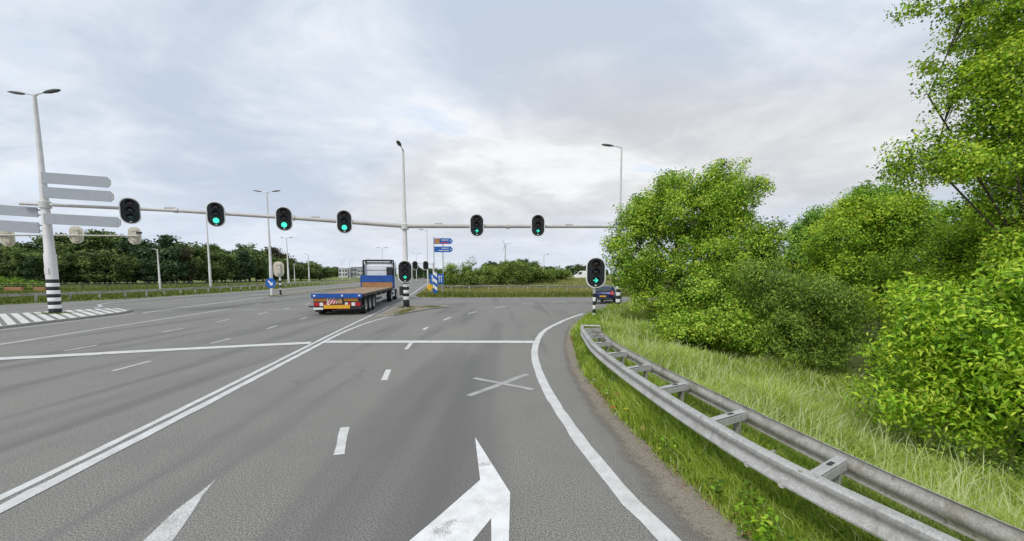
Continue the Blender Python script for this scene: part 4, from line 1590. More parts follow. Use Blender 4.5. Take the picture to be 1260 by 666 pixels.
# keep-right post on the far median
kr = thing('keep_right_sign', 'round blue keep-right sign on the far median under the twin lamp', 'sign', (-25.35, 44.6, 0.1))
mb = MB()
mb.path([(0, 0, -0.2), (0, 0, 1.9)], 0.05, 10)
mb.build('pole', 'white', kr, True)
mb = MB()
mb.lathe([(0.002, -0.07), (0.52, -0.07), (0.54, -0.05), (0.52, -0.03), (0.002, -0.03)], 'y', (-0.05, 0, 1.32), 28)
dk = mb.build('disc', 'blue', kr, True)
mb = MB()
ca, sa = math.cos(R(-45)), math.sin(R(-45))
ar = [(0.33, 0), (0.08, 0.24), (0.08, 0.08), (-0.32, 0.08), (-0.32, -0.08), (0.08, -0.08), (0.08, -0.24)]
mb.prism([(-0.05 + x * ca - z * sa, 1.32 + x * sa + z * ca) for x, z in ar], -0.085, -0.072)
mb.build('white_arrow', 'white', dk)
bp = thing('signal_pole', 'short striped signal pole on the far median', 'pole', (-24.75, 45.2, 0.1))
mb = MB()
mb.path([(0, 0, -0.2), (0, 0, 3.2)], 0.085, 10)
mb.build('pole', 'white', bp, True)
banded_post(bp, 0.088, 0.02, [0.55, 0.25, 0.25, 0.25, 0.25, 0.25])
back_light((-24.72, 45.0, 2.9), R(14), 'cream back of the low traffic light on the far median')

# further street lamps
GL = 'street lamps along the far roads'
lamp_post('street_lamp', 'tall twin-headed street lamp on the far median', (-26.3, 46.3, 0.1), 11.0, 0.17, 0.06, [(-1, 0, 0), (1, 0, 0)], GL, ln=0.9)
lamp_post('street_lamp', 'bare tall lamp pole before the left wood with a side bracket', (-53.4, 75, 0), 13.0, 0.2, 0.07, [(-1, 0, 0)], GL)
lamp_post('street_lamp', 'short grey pole left of the others before the left wood', (-49.9, 60, 0), 5.8, 0.13, 0.08, [(-1, -0.3, 0)], GL, ln=0.3)
lamp_post('street_lamp', 'far street lamp right of the twin lamp, curved head', (-50.1, 95, 0), 10.3, 0.2, 0.07, [(1, 0, 0), (-1, 0, 0)], GL)
lamp_post('street_lamp', 'small far street lamp near the end of the wood', (-62.2, 130, 0), 8.3, 0.2, 0.08, [(-1, 0, 0)], GL)
lamp_post('street_lamp', 'low lamp between two taller far lamps by the wood', (-60.5, 118, 0), 5.2, 0.12, 0.07, [(1, 0, 0)], GL)
lamp_post('street_lamp', 'single-arm street lamp left of the blue direction blades', (-14.9, 75, 0), 10.0, 0.13, 0.05, [(-1, 0, 0)], GL)
lamp_post('street_lamp', 'slim bare pole beside the centre tree mound', (5.4, 72, 1.2), 4.4, 0.08, 0.06, [(1, 0, 0)], GL, ln=0.3)
lamp_post('street_lamp', 'far twin lamp seen above the truck cab', (-33.5, 110, 0), 9.0, 0.12, 0.06, [(-1, 0, 0), (1, 0, 0)], GL)
lamp_post('street_lamp', 'far lamp right of the truck cab', (-31.5, 140, 0), 9.0, 0.12, 0.06, [(-1, 0, 0), (1, 0, 0)], GL)
for q, (x, y, hgt) in enumerate(((-66, 165, 7.5), (-63, 165, 7.5), (-58, 170, 8.5))):
    lamp_post('street_lamp', ('leftmost', 'middle', 'rightmost')[q] + ' of three thin far poles left of the truck cab', (x, y, 0), hgt, 0.14, 0.08, [(1, 0, 0)], GL)
beam('far thin beam with two small traffic lights over the main road', [(-17.3, 70, 4.1), (-13.0, 70.0, 4.0)], [0.05, 0.05])
fm = thing('signal_mast', 'thin far mast holding two small traffic lights', 'signal mast', (-13.0, 70.1, 0))
mb = MB()
mb.path([(0, 0, -0.2), (0, 0, 4.2)], 0.09, 10)
mb.build('pole', 'mast', fm, True)
put_light('off', (-15.9, 69.7, 3.75), 0.1, 'small far traffic light right of the island mast, left one of two', 'far traffic lights')
put_light('off', (-14.15, 69.7, 3.75), 0.1, 'small far traffic light right of the island mast, right one of two', 'far traffic lights')

# wind turbine on the horizon
wtb = thing('wind_turbine', 'pale distant wind turbine above the tree mound', 'wind turbine', (-12.0, 760, 0))
mb = MB()
mb.path([(0, 0, 0), (0, 0, 54)], [1.5, 0.8], 12)
mb.build('tower', 'bwall', wtb, True)
mb = MB()
mb.box((0, 0, 54.4), (1.6, 3.4, 1.6))
mb.build('nacelle', 'bwall', wtb, bevel=0.3)
for a in (8, 128, 248):
    d = Vector((math.cos(R(a)), 0, math.sin(R(a))))
    s = Vector((-d.z, 0, d.x))
    c = Vector((0, -2.1, 54.4))
    mb = MB()
    rg = []
    for f, w in ((0, 0.45), (2.5, 0.8), (7, 0.5), (12, 0.2)):
        p = c + d * f
        rg.append([p + s * w, p + Vector((0, 0.12, 0)), p - s * w, p - Vector((0, 0.12, 0))])
    mb.loft(rg)
    mb.build('blade', 'bwall', wtb, True)

# ------------------------------------------------------------------ far buildings
def office(x, y, w, h, d, mat, label, nx, nz):
    o = thing('office_block', label, 'building', (x, y, 0), 0, 'far office blocks')
    mb = MB()
    mb.box((0, d / 2, h / 2), (w, d, h))
    wl = mb.build('wall', mat, o)
    mb = MB()
    mb.box((0, d / 2, h + 0.2), (w + 0.5, d + 0.5, 0.4))
    mb.build('roof', 'bwall', o)
    for i in range(nx):
        for j in range(nz):
            cw, ch = w / nx, (h - 1.0) / nz
            mb = MB()
            mb.box((-w / 2 + (i + 0.5) * cw, -0.03, 0.8 + (j + 0.5) * ch), (cw * 0.68, 0.1, ch * 0.55))
            mb.build('window', 'window', o)
    return o


office(-105.5, 265, 5.5, 5.6, 8, 'bwall', 'leftmost pale far office block left of the truck cab', 3, 2)
office(-99.2, 268, 5.0, 6.4, 8, 'bwall_grey', 'grey far office block, second from the wood', 3, 2)
office(-93.6, 264, 5.0, 5.2, 8, 'bwall', 'pale far office block nearest the truck cab', 3, 2)


def house(x, y, w, h, d, label):
    z0 = float(land_z(x, y))
    o = thing('house', label, 'house', (x, y, z0), R(random.uniform(-20, 20)), 'far white houses')
    mb = MB()
    mb.box((0, 0, h / 2), (w, d, h))
    mb.build('wall', 'bwall_white', o)
    mb = MB()
    mb.prism([(-w / 2 - 0.3, h), (w / 2 + 0.3, h), (0, h + w * 0.36)], -d / 2 - 0.3, d / 2 + 0.3, 'xz')
    rf = mb.build('roof', 'bwall_grey', o)
    mb = MB()
    mb.box((w * 0.2, 0.4, h + w * 0.36), (0.5, 0.5, 1.0))
    mb.build('chimney', 'brick', rf)
    for i in (-0.25, 0.25):
        for z in (0.3, 0.72):
            mb = MB()
            mb.box((w * i, -d / 2 - 0.02, h * z), (w * 0.2, 0.08, h * 0.2))
            mb.build('window', 'window', o)
    return o


house(24.5, 230, 6, 3.0, 8, 'far white house left of the verge signal')
house(35.5, 235, 7, 3.6, 8, 'larger far white house right behind the verge signal')
house(19.5, 235, 5, 2.6, 7, 'small far white house at the foot of the tree mound')
vn = thing('white_van', 'white van roof on the far bank beside the verge signal', 'van', (17.0, 100, 1.1), R(80))
mb = MB()
mb.prism([(-2.4, 0.35), (2.2, 0.35), (2.35, 0.9), (1.7, 1.15), (1.1, 1.95), (-2.35, 2.0), (-2.45, 0.5)], -0.95, 0.95, 'yz')
mb.build('body', 'white', vn, bevel=0.08)
mb = MB()
mb.prism([(0.5, 1.15), (1.5, 1.15), (1.05, 1.75), (0.5, 1.78)], -0.958, 0.958, 'yz')
mb.build('side_window', 'glass', vn)
for sx in (-1, 1):
    for y in (-1.6, 1.5):
        wheel(vn, sx * 0.82, y, 0.33, 0.22, sx)

# ------------------------------------------------------------------ vegetation
def leaves(centers, axis_, normal, length, width, tint, name, mat, parent, fold=0.12):
    b = unit(np.cross(normal, axis_))
    n = np.cross(axis_, b)
    L_, W_ = length[:, None], width[:, None]
    v0 = centers - axis_ * L_ * 0.5
    v2 = centers + axis_ * L_ * 0.5 - n * L_ * 0.12
    m = centers - axis_ * L_ * 0.02 + n * L_ * fold
    v1 = m + b * W_ * 0.5
    v3 = m - b * W_ * 0.5
    verts = np.stack([v0, v1, v2, v3], 1).reshape(-1, 3)
    k = len(centers)
    return np_mesh(name, verts, np.arange(4 * k), np.arange(0, 4 * k, 4), mat, parent, tint)


def rand_dirs(rng, n):
    return unit(rng.normal(size=(n, 3)))


def make_plant(name, label, cat, loc, lobes, n_clump, per, leaf, clump_r, mat, seed, trunk=(0.18, 1.6), group=None, aspect=0.55, shell=0.5, droop=0.0, rz=0.0, up=0.5, flat=0.85, tint_lo=0.04, tint_hi=0.78, limbs=True, sub=9):
    """trunk with limbs reaching into crown lobes filled with leaf clumps"""
    rng = np.random.default_rng(seed)
    root = thing(name, label, cat, loc, rz, group)
    lobes = np.array(lobes, float)
    big = lobes
    if sub:
        parts = []
        for q, lb in enumerate(lobes):
            vol = (lb[3] * lb[4] * lb[5]) ** (1 / 3)
            ns = int(sub * max(1.0, vol / 1.6) ** 1.3)
            sd = rand_dirs(rng, ns)
            sd[:, 2] = sd[:, 2] * 0.8 + 0.12
            for e in sd:
                r_ = (0.25 + 0.15 * rng.random())
                parts.append([*(lb[:3] + e * lb[3:] * (0.62 + 0.30 * rng.random())), lb[3] * r_ * 1.1, lb[4] * r_ * 1.1, lb[5] * r_ * 1.0])
            parts.append([*lb[:3], *(lb[3:] * 0.62)])
        lobes = np.array(parts)
    wts = (lobes[:, 3] * lobes[:, 4] * lobes[:, 5]) ** 0.72
    which = rng.choice(len(lobes), n_clump, p=wts / wts.sum())
    d = rand_dirs(rng, n_clump)
    u = shell + (1 - shell) * rng.random(n_clump) ** 0.6
    ph = rng.random(9) * 6.28
    bumpf = 1 + 0.10 * np.sin(d[:, 0] * 5 + ph[0] + which) + 0.10 * np.sin(d[:, 1] * 6 + ph[1] + 2 * which) + 0.10 * np.sin(d[:, 2] * 7 + ph[2])
    C = lobes[which, :3] + d * lobes[which, 3:] * (u * bumpf)[:, None]
    C[:, 2] = np.maximum(C[:, 2], 0.12)
    mid = big[:, :3].mean(0)
    ctint = rng.normal(0, 0.13, n_clump) + rng.normal(0, 0.10, len(lobes))[which] + 0.05 * np.sin(C[:, 0] * 1.1 + ph[3]) + 0.05 * np.sin(C[:, 2] * 1.3 + ph[4])
    # leaves
    k = rng.poisson(per, n_clump).clip(1)
    ci = np.repeat(np.arange(n_clump), k)
    N = len(ci)
    off = np.clip(rng.normal(size=(N, 3)), -1.5, 1.5) * clump_r * np.array([1, 1, flat]) * (0.6 + 0.8 * rng.random(n_clump))[ci][:, None]
    P = C[ci] + off
    P[:, 2] = np.maximum(P[:, 2], 0.05)
    out_dir = unit(d[ci] * 0.8 + unit(off) * 0.6)
    nr = unit(rng.normal(size=(N, 3)) * 0.55 + out_dir * 0.55 + np.array([0, 0, up]))
    ax = rng.normal(size=(N, 3)) + out_dir * 0.5 + np.array([0, 0, -droop])
    ax = unit(ax - nr * (ax * nr).sum(1, keepdims=True))
    ll = leaf * (0.65 + 0.7 * rng.random(N))
    tint = tint_lo + (tint_hi - tint_lo) * rng.random(N) ** 1.1 + ctint[ci]
    leaves(P, ax, nr, ll, ll * aspect * (0.8 + 0.4 * rng.random(N)), tint, 'crown' if cat == 'tree' else 'foliage', mat, root)
    # wood
    mb = MB()
    tr, th = trunk
    base = Vector((0, 0, -0.4))
    lean = Vector((rng.normal() * 0.15, rng.normal() * 0.15, 0))
    fork = Vector((mid[0] * 0.35, mid[1] * 0.35, th)) + lean
    mb.path([base, Vector((0, 0, 0.05)), (fork * 0.5) + Vector((rng.normal() * 0.05, rng.normal() * 0.05, 0)), fork], [tr * 1.35, tr * 1.1, tr * 0.9, tr * 0.8], 9)
    if limbs:
        for li, lb in enumerate(big):
            c = Vector(lb[:3])
            bend = (fork + c) / 2 + Vector((rng.normal(), rng.normal(), 0.5 + rng.random())) * 0.12 * (c - fork).length
            rr = tr * 0.55
            mb.path([fork - Vector((0, 0, tr)), bend, c], [rr, rr * 0.62, rr * 0.38], 6)
            near_c = np.linalg.norm((C - lb[:3]) / lb[3:], axis=1)
            mine = np.where(near_c < 0.95)[0]
            for q in mine[:min(len(mine), 10)]:
                e = Vector(C[q])
                m_ = (c + e) / 2 + Vector(rng.normal(size=3)) * 0.08 * (e - c).length
                mb.path([bend.lerp(c, 0.3 + 0.7 * rng.random()), m_, e], [rr * 0.32, rr * 0.2, rr * 0.07], 5)
    mb.build('trunk', 'bark', root, True)
    return root


def gz(x, y):
    return float(land_z(np.array([x]), np.array([y]))[0])


# large oak beside the junction
OX, OY = 9.3, 22.3
make_plant('oak_tree', 'large round oak beside the junction hiding the end of the signal beam', 'tree', (OX, OY, gz(OX, OY)),
           [(-0.3, 0, 6.2, 2.9, 2.6, 2.4), (-2.9, 0.1, 4.8, 1.7, 2.0, 2.0), (2.0, 0.2, 6.9, 2.1, 2.3, 2.1), (0.2, -0.8, 3.8, 3.6, 2.5, 2.3), (-1.8, -0.2, 7.0, 1.7, 1.8, 1.5), (0.9, 0, 7.7, 1.7, 1.7, 1.3), (2.6, -0.6, 4.3, 2.0, 2.0, 1.9), (-2.7, -0.2, 3.2, 1.6, 1.7, 1.3), (0.4, -1.3, 2.0, 3.0, 2.0, 1.9), (-2.9, 0, 6.0, 1.1, 1.3, 1.2), (-1.8, -0.8, 1.5, 1.6, 1.5, 1.3)],
           2200, 56, 0.112, 0.20, 'oak', 11, (0.2, 2.0), sub=15, aspect=0.62, shell=0.42)
make_plant('oak_shrub', 'rounded oak thicket at the foot of the large oak, near the rail', 'shrub', (8.2, 17.2, gz(8.2, 17.2)),
           [(0, 0, 1.5, 1.9, 1.7, 1.5), (-1.3, 0.6, 1.1, 1.3, 1.3, 1.2), (0.7, -0.4, 1.0, 1.4, 1.2, 1.1), (-0.2, 0.5, 2.5, 1.4, 1.3, 1.0)], 1000, 54, 0.10, 0.18, 'oak', 12, (0.08, 0.6), aspect=0.6, shell=0.5)
make_plant('willow_shrub', 'grey green willow shrub with fine drooping leaves right of the oak', 'shrub', (11.0, 16.8, gz(11, 16.8)),
           [(0, 0, 2.4, 2.0, 1.8, 1.8), (1.1, -0.2, 1.6, 1.7, 1.5, 1.5), (-0.9, 0.1, 3.3, 1.4, 1.3, 1.3), (1.5, 0.3, 2.7, 1.2, 1.2, 1.1), (0.2, -0.8, 1.2, 1.8, 1.3, 1.2), (-1.0, -0.4, 1.6, 1.3, 1.2, 1.3)], 900, 64, 0.14, 0.20, 'willow', 13, (0.09, 0.8), aspect=0.22, shell=0.5, droop=0.7, up=0.35)
make_plant('willow_shrub', 'dark willow thicket behind the oak, between oak and pale trees', 'shrub', (14.2, 22.4, gz(14.2, 22.4)),
           [(0, 0, 1.9, 2.0, 2, 1.8), (1.5, 0, 1.5, 1.8, 1.6, 1.4), (-0.8, 0.4, 2.7, 1.2, 1.4, 1.1)], 600, 50, 0.15, 0.25, 'willow', 14, (0.1, 0.9), aspect=0.25, shell=0.5, droop=0.6, up=0.35)
# pale trees behind
make_plant('maple_tree', 'broad bright green tree in the middle of the right background', 'tree', (20.3, 25.0, gz(20.3, 25)),
           [(0, 0, 5.2, 3.1, 2.6, 3.0), (-1.9, -0.3, 4.0, 1.9, 1.9, 2.2), (1.9, 0, 6.6, 2.0, 1.9, 1.9), (0.2, -0.2, 7.4, 1.8, 1.7, 1.4), (-0.9, -0.6, 2.4, 2.2, 1.8, 1.9), (1.6, -0.6, 3.2, 2.2, 1.8, 2.1)], 2000, 54, 0.125, 0.24, 'maple', 15, (0.2, 1.8), aspect=0.6)
make_plant('birch_tree', 'dark slender-leaved tree left of the broad bright tree', 'tree', (20.9, 30.0, gz(20.9, 30)),
           [(0.2, 0, 5.0, 1.5, 1.7, 1.9), (-0.5, 0, 4.0, 1.2, 1.5, 1.5), (1.3, 0, 6.3, 1.3, 1.4, 1.2), (0.2, 0, 3.0, 1.5, 1.6, 1.7)], 900, 40, 0.16, 0.25, 'darkleaf', 16, (0.16, 2.0), aspect=0.6)
make_plant('birch_tree', 'dark tree crown peeking above the broad bright tree', 'tree', (26.3, 31.0, gz(26.3, 31)),
           [(0, 0, 7.2, 2.2, 2.0, 2.2), (1.8, 0, 6.2, 1.8, 1.6, 2.0), (-1.2, 0, 7.9, 1.3, 1.3, 1.3), (0, 0, 4, 2.4, 2, 2.2)], 900, 40, 0.17, 0.27, 'darkleaf', 17, (0.18, 2.4), aspect=0.6)
make_plant('lime_tree', 'sunny lime green crown beyond the yellowish tree', 'tree', (28.8, 28.0, gz(28.8, 28)),
           [(0, 0, 6.0, 2.4, 2.0, 2.4), (1.6, 0, 5.0, 1.8, 1.6, 2.0), (0, 0, 3, 2.4, 2, 2.2)], 800, 40, 0.17, 0.27, 'bright', 18, (0.18, 2.4), aspect=0.6)
make_plant('maple_tree', 'yellowish young tree between the near bush and the background trees', 'tree', (15.8, 15.6, gz(15.8, 15.6)),
           [(0, 0, 3.6, 2.0, 1.8, 2.0), (-1.2, -0.2, 2.6, 1.3, 1.3, 1.5), (1.3, 0, 4.6, 1.6, 1.5, 1.6), (0.4, -0.3, 1.8, 1.9, 1.6, 1.6), (1.7, 0, 2.6, 1.6, 1.5, 1.8)], 1400, 54, 0.09, 0.19, 'yellowish', 19, (0.12, 1.2), aspect=0.6)
make_plant('maple_tree', 'tall overhanging tree reaching out of the top right corner', 'tree', (16.6, 13.2, gz(16.6, 13.2)),
           [(-2.0, 0, 10.6, 1.9, 1.9, 1.6), (-3.2, -0.2, 12.1, 1.7, 1.6, 1.0), (-2.6, 0, 7.6, 1.8, 1.8, 1.3), (-3.7, 0.1, 7.3, 1.2, 1.2, 0.8), (-0.6, 0, 9.4, 2.4, 2.2, 2.4), (0.2, 0, 12.4, 2.6, 2.4, 1.8), (-1.0, -0.2, 5.8, 2.1, 1.9, 1.6), (0.8, 0, 6.6, 2.2, 2, 2.4), (-3.4, 0, 9.6, 0.9, 0.9, 0.8), (-1.8, 0.2, 13.4, 1.6, 1.6, 1.0), (-1.3, 0.1, 8.3, 1.7, 1.6, 1.4), (-1.4, -0.2, 11.7, 1.6, 1.6, 1.3), (-0.4, -0.4, 4.4, 1.9, 1.6, 1.5), (0.9, -0.6, 9.0, 1.8, 1.5, 2.0), (0.8, -0.8, 5.6, 1.7, 1.4, 1.6)],
           2300, 46, 0.092, 0.18, 'maple', 20, (0.07, 4.2), sub=12, aspect=0.7, shell=0.3, tint_hi=0.82)
# near bush with long glossy leaves
NX, NY = 8.4, 6.8
make_plant('cherry_bush', 'near bright green bush with long glossy leaves at the right edge', 'bush', (NX, NY, gz(NX, NY)),
           [(0, 0, 1.7, 1.7, 1.6, 1.35), (-1.0, 0.5, 1.6, 0.9, 0.9, 1.1), (1.6, 0.1, 2.1, 1.5, 1.5, 1.3), (0.4, -1.0, 1.1, 1.4, 1.1, 1.0), (1.9, -1.0, 1.3, 1.6, 1.3, 1.4), (-0.2, 0.8, 2.6, 1.3, 1.2, 1.0), (1.3, 0.5, 3.2, 1.4, 1.2, 1.0)],
           1600, 26, 0.115, 0.14, 'bright', 21, (0.06, 0.5), aspect=0.36, shell=0.45, droop=0.9, up=0.6, tint_lo=0.08, tint_hi=0.92)
make_plant('bramble_bush', 'low dark bramble under the near bright bush', 'bush', (7.6, 5.4, gz(7.6, 5.4)),
           [(0, 0, 0.35, 1.2, 0.9, 0.45), (1.3, 0.0, 0.5, 1.2, 1.0, 0.6), (-0.9, 0.9, 0.35, 0.8, 0.8, 0.45), (2.4, -0.6, 0.5, 1.2, 1.0, 0.6)], 260, 22, 0.075, 0.14, 'willow', 22, (0.02, 0.2), aspect=0.5)
make_plant('cherry_bush', 'bright leafy undergrowth behind the near bush', 'bush', (11.2, 9.8, gz(11.2, 9.8)),
           [(0, 0, 1.8, 1.8, 1.6, 1.6), (1.6, 0, 2.2, 1.7, 1.6, 1.7), (-1.2, 0.3, 1.5, 1.0, 1.1, 1.2), (2.6, 0.5, 1.5, 1.5, 1.4, 1.5)], 900, 32, 0.11, 0.17, 'bright', 23, (0.08, 0.7), aspect=0.45, droop=0.5)
make_plant('maple_tree', 'leafy tree filling the gap beneath the tall overhanging tree', 'tree', (19.5, 14.5, gz(19.5, 14.5)),
           [(0, 0, 4.5, 2.2, 2.0, 2.2), (-1.3, 0, 3.0, 1.7, 1.6, 1.7), (1.6, 0, 3.2, 1.8, 1.6, 2.0), (0.3, 0, 6.3, 1.7, 1.6, 1.6)], 1000, 36, 0.13, 0.22, 'maple', 24, (0.16, 1.6), aspect=0.65)

# scrub on the bank across the junction
BG = 'scrub bushes on the bank across the junction'
scrub = [(-7.6, 66, 4.6, 3.5, 'round scrub bush right of the blue direction blades'), (-3.4, 70, 3.6, 2.6, 'low scrub bush, second from the direction blades'), (0.3, 68, 4.6, 3.1, 'full scrub bush in front of the tree mound'),
         (4.4, 70, 3.4, 2.0, 'small scrub bush beside the slim bare pole'), (8.2, 74, 2.6, 1.6, 'rightmost small scrub bush on the bank'), (-11.2, 74, 2.0, 2.2, 'scrub bush behind the blue lane board'), (2.4, 80, 3.0, 2.4, 'scrub bush behind the full one')]
for q, (x, y, w, h, lab) in enumerate(scrub):
    h *= 1.3
    make_plant('scrub_bush', lab, 'bush', (x, y, gz(x, y)), [(0, 0, h * 0.5, w * 0.62, w * 0.5, h * 0.5), (w * 0.35, 0, h * 0.35, w * 0.45, w * 0.4, h * 0.38), (-w * 0.38, 0, h * 0.4, w * 0.42, w * 0.4, h * 0.42)],
               300, 26, 0.22, 0.28, 'scrub', 40 + q, (0.06, 0.4), BG, aspect=0.6, limbs=False)


# far trees: a few shapes, each tree a copy with its own place
def far_proto(seed, mat, kind):
    rng = np.random.default_rng(seed)
    if kind == 'cone':
        lob = [(0, 0, 3.0, 2.0, 2.0, 2.0), (0, 0, 5.6, 1.5, 1.5, 1.8), (0, 0, 8.2, 0.9, 0.9, 1.6)]
    else:
        lob = [(0, 0, 5.0, 2.6, 2.6, 3.0)] + [(rng.uniform(-2, 2), rng.uniform(-1.5, 1.5), rng.uniform(3, 7.2), rng.uniform(1.2, 2.0), rng.uniform(1.2, 2.0), rng.uniform(1.2, 2.0)) for _ in range(5)] + [(0, 0, 2.2, 2.8, 2.4, 1.9)]
    return make_plant('forest_tree', 'x', 'tree', (0, 0, 0), lob, 300, 22, 0.42, 0.42, mat, seed, (0.2, 2.2), aspect=0.7, limbs=False, shell=0.4, flat=0.7)


fp = [far_proto(60, 'forest', 'b'), far_proto(61, 'forest', 'b'), far_proto(62, 'forest_red', 'b'), far_proto(63, 'forest_blue', 'b'), far_proto(64, 'forest_blue', 'cone'), far_proto(65, 'forest', 'b')]
used = set()
FAR_LABELS = ['broad green tree in the dense wood left of the road', 'rounded green tree in the dense wood left of the road', 'russet brown tree in the dense wood left of the road',
              'blue green tree in the dense wood left of the road', 'pointed dark conifer rising above the left wood', 'shaggy green tree in the dense wood left of the road']


def far_tree(k, x, y, s, label=None, group='trees of the wood left of the road'):
    o = fp[k] if k not in used else copy_tree(fp[k])
    used.add(k)
    o.location = (x, y, gz(x, y) - 0.1)
    o.rotation_euler = (0, 0, random.uniform(0, 6.28))
    sx = s * random.uniform(0.9, 1.25)
    o.scale = (sx, sx, s * random.uniform(0.9, 1.1))
    tag(o, label or FAR_LABELS[k], 'tree', group)


rr_ = random.Random(5)
for px in range(-24, 405, 12):        # front and second row following the wood edge
    for row in (0, 1):
        Yd = 84 + 26 * max(0, px) / 400 + 44 * (max(0, px - 200) / 200) ** 1.5 + row * 8 + rr_.uniform(-2, 2)
        X = (px + rr_.uniform(-5, 5) - 630) / 520 * Yd
        topz = 2.4 + np.interp(px, [-60, 0, 60, 130, 200, 270, 330, 370, 405], [44, 40, 38, 46, 42, 34, 30, 24, 5]) / 520 * Yd
        if row == 0:
            topz *= rr_.uniform(0.55, 0.95)
        k = rr_.choice([0, 1, 5, 0, 1, 5, 3, 3, 0, 1, 5, 2])
        far_tree(k, X, Yd, max(0.35, topz / 8.6 * (rr_.uniform(0.85, 1.12) if row else 1)))
far_tree(4, (210 - 630) / 520 * 96, 96, 1.16)
far_tree(4, (303 - 630) / 520 * 117, 117, 0.98, 'pointed dark conifer in the wood just left of the twin lamp')
# mound of trees beyond the junction
for q in range(26):
    px = rr_.uniform(572, 690)
    Yd = rr_.uniform(118, 150)
    X = (px - 630) / 520 * Yd
    topz = 2.4 + np.interp(px, [565, 585, 605, 640, 670, 692], [6, 12, 16, 18, 13, 4]) / 520 * Yd - gz(X, Yd)
    far_tree(rr_.choice([0, 1, 5, 3]), X, Yd, max(0.3, topz / 9.2), 'dark green tree of the round tree mound beyond the junction', 'trees of the mound beyond the junction')
for q in range(16):
    px = rr_.uniform(508, 560)
    Yd = rr_.uniform(190, 230)
    far_tree(rr_.choice([0, 1, 3]), (px - 630) / 520 * Yd, Yd, 0.7 - (px - 508) / 200, 'low far tree at the end of the main road', 'trees at the end of the main road')
for q in range(14):
    px = rr_.uniform(690, 790)
    Yd = rr_.uniform(210, 260)
    far_tree(rr_.choice([0, 1, 3, 5]), (px - 630) / 520 * Yd, Yd, rr_.uniform(0.4, 0.75), 'low far tree behind the white houses', 'trees behind the white houses')
for q in range(16):
    px = rr_.uniform(400, 470)
    Yd = rr_.uniform(280, 330)
    far_tree(rr_.choice([0, 1, 3, 5]), (px - 630) / 520 * Yd, Yd, rr_.uniform(0.6, 0.95), 'far tree behind the office blocks', 'trees behind the office blocks')

# bright hedge, field fence and orange crates on the left
make_plant('hedge', 'bright green hedge beyond the guard rail at the left edge', 'hedge', (-72, 60, 0),
           [(-6, 0, 0.9, 3, 1.2, 1.0), (-2, 0, 1.0, 3, 1.2, 1.1), (2, 0, 0.9, 2.6, 1.2, 1.0), (4.4, 0, 0.7, 1.8, 1.0, 0.8), (-10, 0, 1, 3, 1.2, 1.0)], 420, 24, 0.2, 0.24, 'hedge', 80, (0.05, 0.2), aspect=0.6, limbs=False)
ff = thing('field_fence', 'post and wire fence across the field before the left wood', 'fence', (-60, 64, 0))
fpts = [(-24, -10), (-12, -7), (0, -2), (2.5, 8), (4.5, 18), (6, 30), (5.5, 42)]
Lf, sf = rail_line(fpts, 2)
k = 0.0
prev = None
while k < sf[-1]:
    x, y = np.interp(k, sf, Lf[:, 0]), np.interp(k, sf, Lf[:, 1])
    mb = MB()
    mb.path([(x, y, -0.2), (x, y, 1.15)], [0.08, 0.065], 7)
    mb.build('post', 'post_wood', ff)
    if prev:
        for z in (0.5, 0.8, 1.05):
            mb = MB()
            mb.path([(*prev, z), (x, y, z)], 0.012, 4, False)
            mb.build('wire', 'galv_dirty', ff)
    prev = (x, y)
    k += 2.6
for q, (x, w) in enumerate(((-66.5, 2.4), (-63.0, 1.6), (-69.8, 2.0))):
    o = thing('field_barrier', ('wide', 'small', 'leftmost')[q] + ' orange brown barrier in the field under the hedge', 'barrier', (x, 56.5, 0))
    mb = MB()
    mb.prism([(-w / 2, 0.0), (w / 2, 0.0), (w / 2 - 0.1, 0.62), (-w / 2 + 0.1, 0.62)], -0.2, 0.2)
    mb.build('board', 'orange', o, bevel=0.03)
    for sx in (-1, 1):
        mb = MB()
        mb.box((sx * (w / 2 - 0.2), 0, -0.02), (0.2, 0.7, 0.1))
        mb.build('foot', 'chassis', o)


# ------------------------------------------------------------------ grass
def blades(name, label, X, Y, hgt, wid, tint, mat='grass', bend=0.5, seed=1, zoff=0.0):
    rng = np.random.default_rng(seed)
    N = len(X)
    Z = land_z(X, Y) - 0.02 + zoff
    az = rng.random(N) * 6.283
    la = rng.random(N) * 6.283
    lean = bend * rng.random(N) * hgt
    sx, sy = np.cos(az) * wid / 2, np.sin(az) * wid / 2
    lx, ly = np.cos(la) * lean, np.sin(la) * lean
    p = np.stack([X, Y, Z], 1)
    s = np.stack([sx, sy, 0 * sx], 1)
    m = p + np.stack([lx * 0.28, ly * 0.28, hgt * 0.55], 1)
    t = p + np.stack([lx, ly, hgt * (1 - 0.25 * bend)], 1)
    verts = np.stack([p - s, p + s, m + s * 0.8, m - s * 0.8, t], 1).reshape(-1, 3)
    b = np.arange(N)[:, None] * 5
    loops = (b + np.array([[0, 1, 2, 3, 3, 2, 4]])).ravel()
    ls = np.stack([np.arange(N) * 7, np.arange(N) * 7 + 4], 1).ravel()
    o = np_mesh(name, verts, loops, ls, mat, None, np.repeat(tint, 2))
    return tag(o, label, 'grass', kind='stuff')


def scatter(n, x0, x1, y0, y1, dens, seed):
    rng = np.random.default_rng(seed)
    x = rng.uniform(x0, x1, n)
    y = rng.uniform(y0, y1, n)
    keep = rng.random(n) < dens(x, y)
    return x[keep], y[keep]


def patchy(x, y, f=1.0):
    return 0.5 + 0.25 * np.sin(x * 1.7 * f + 0.6 * y) + 0.25 * np.sin(y * 1.3 * f - 0.8 * x + 1.7)


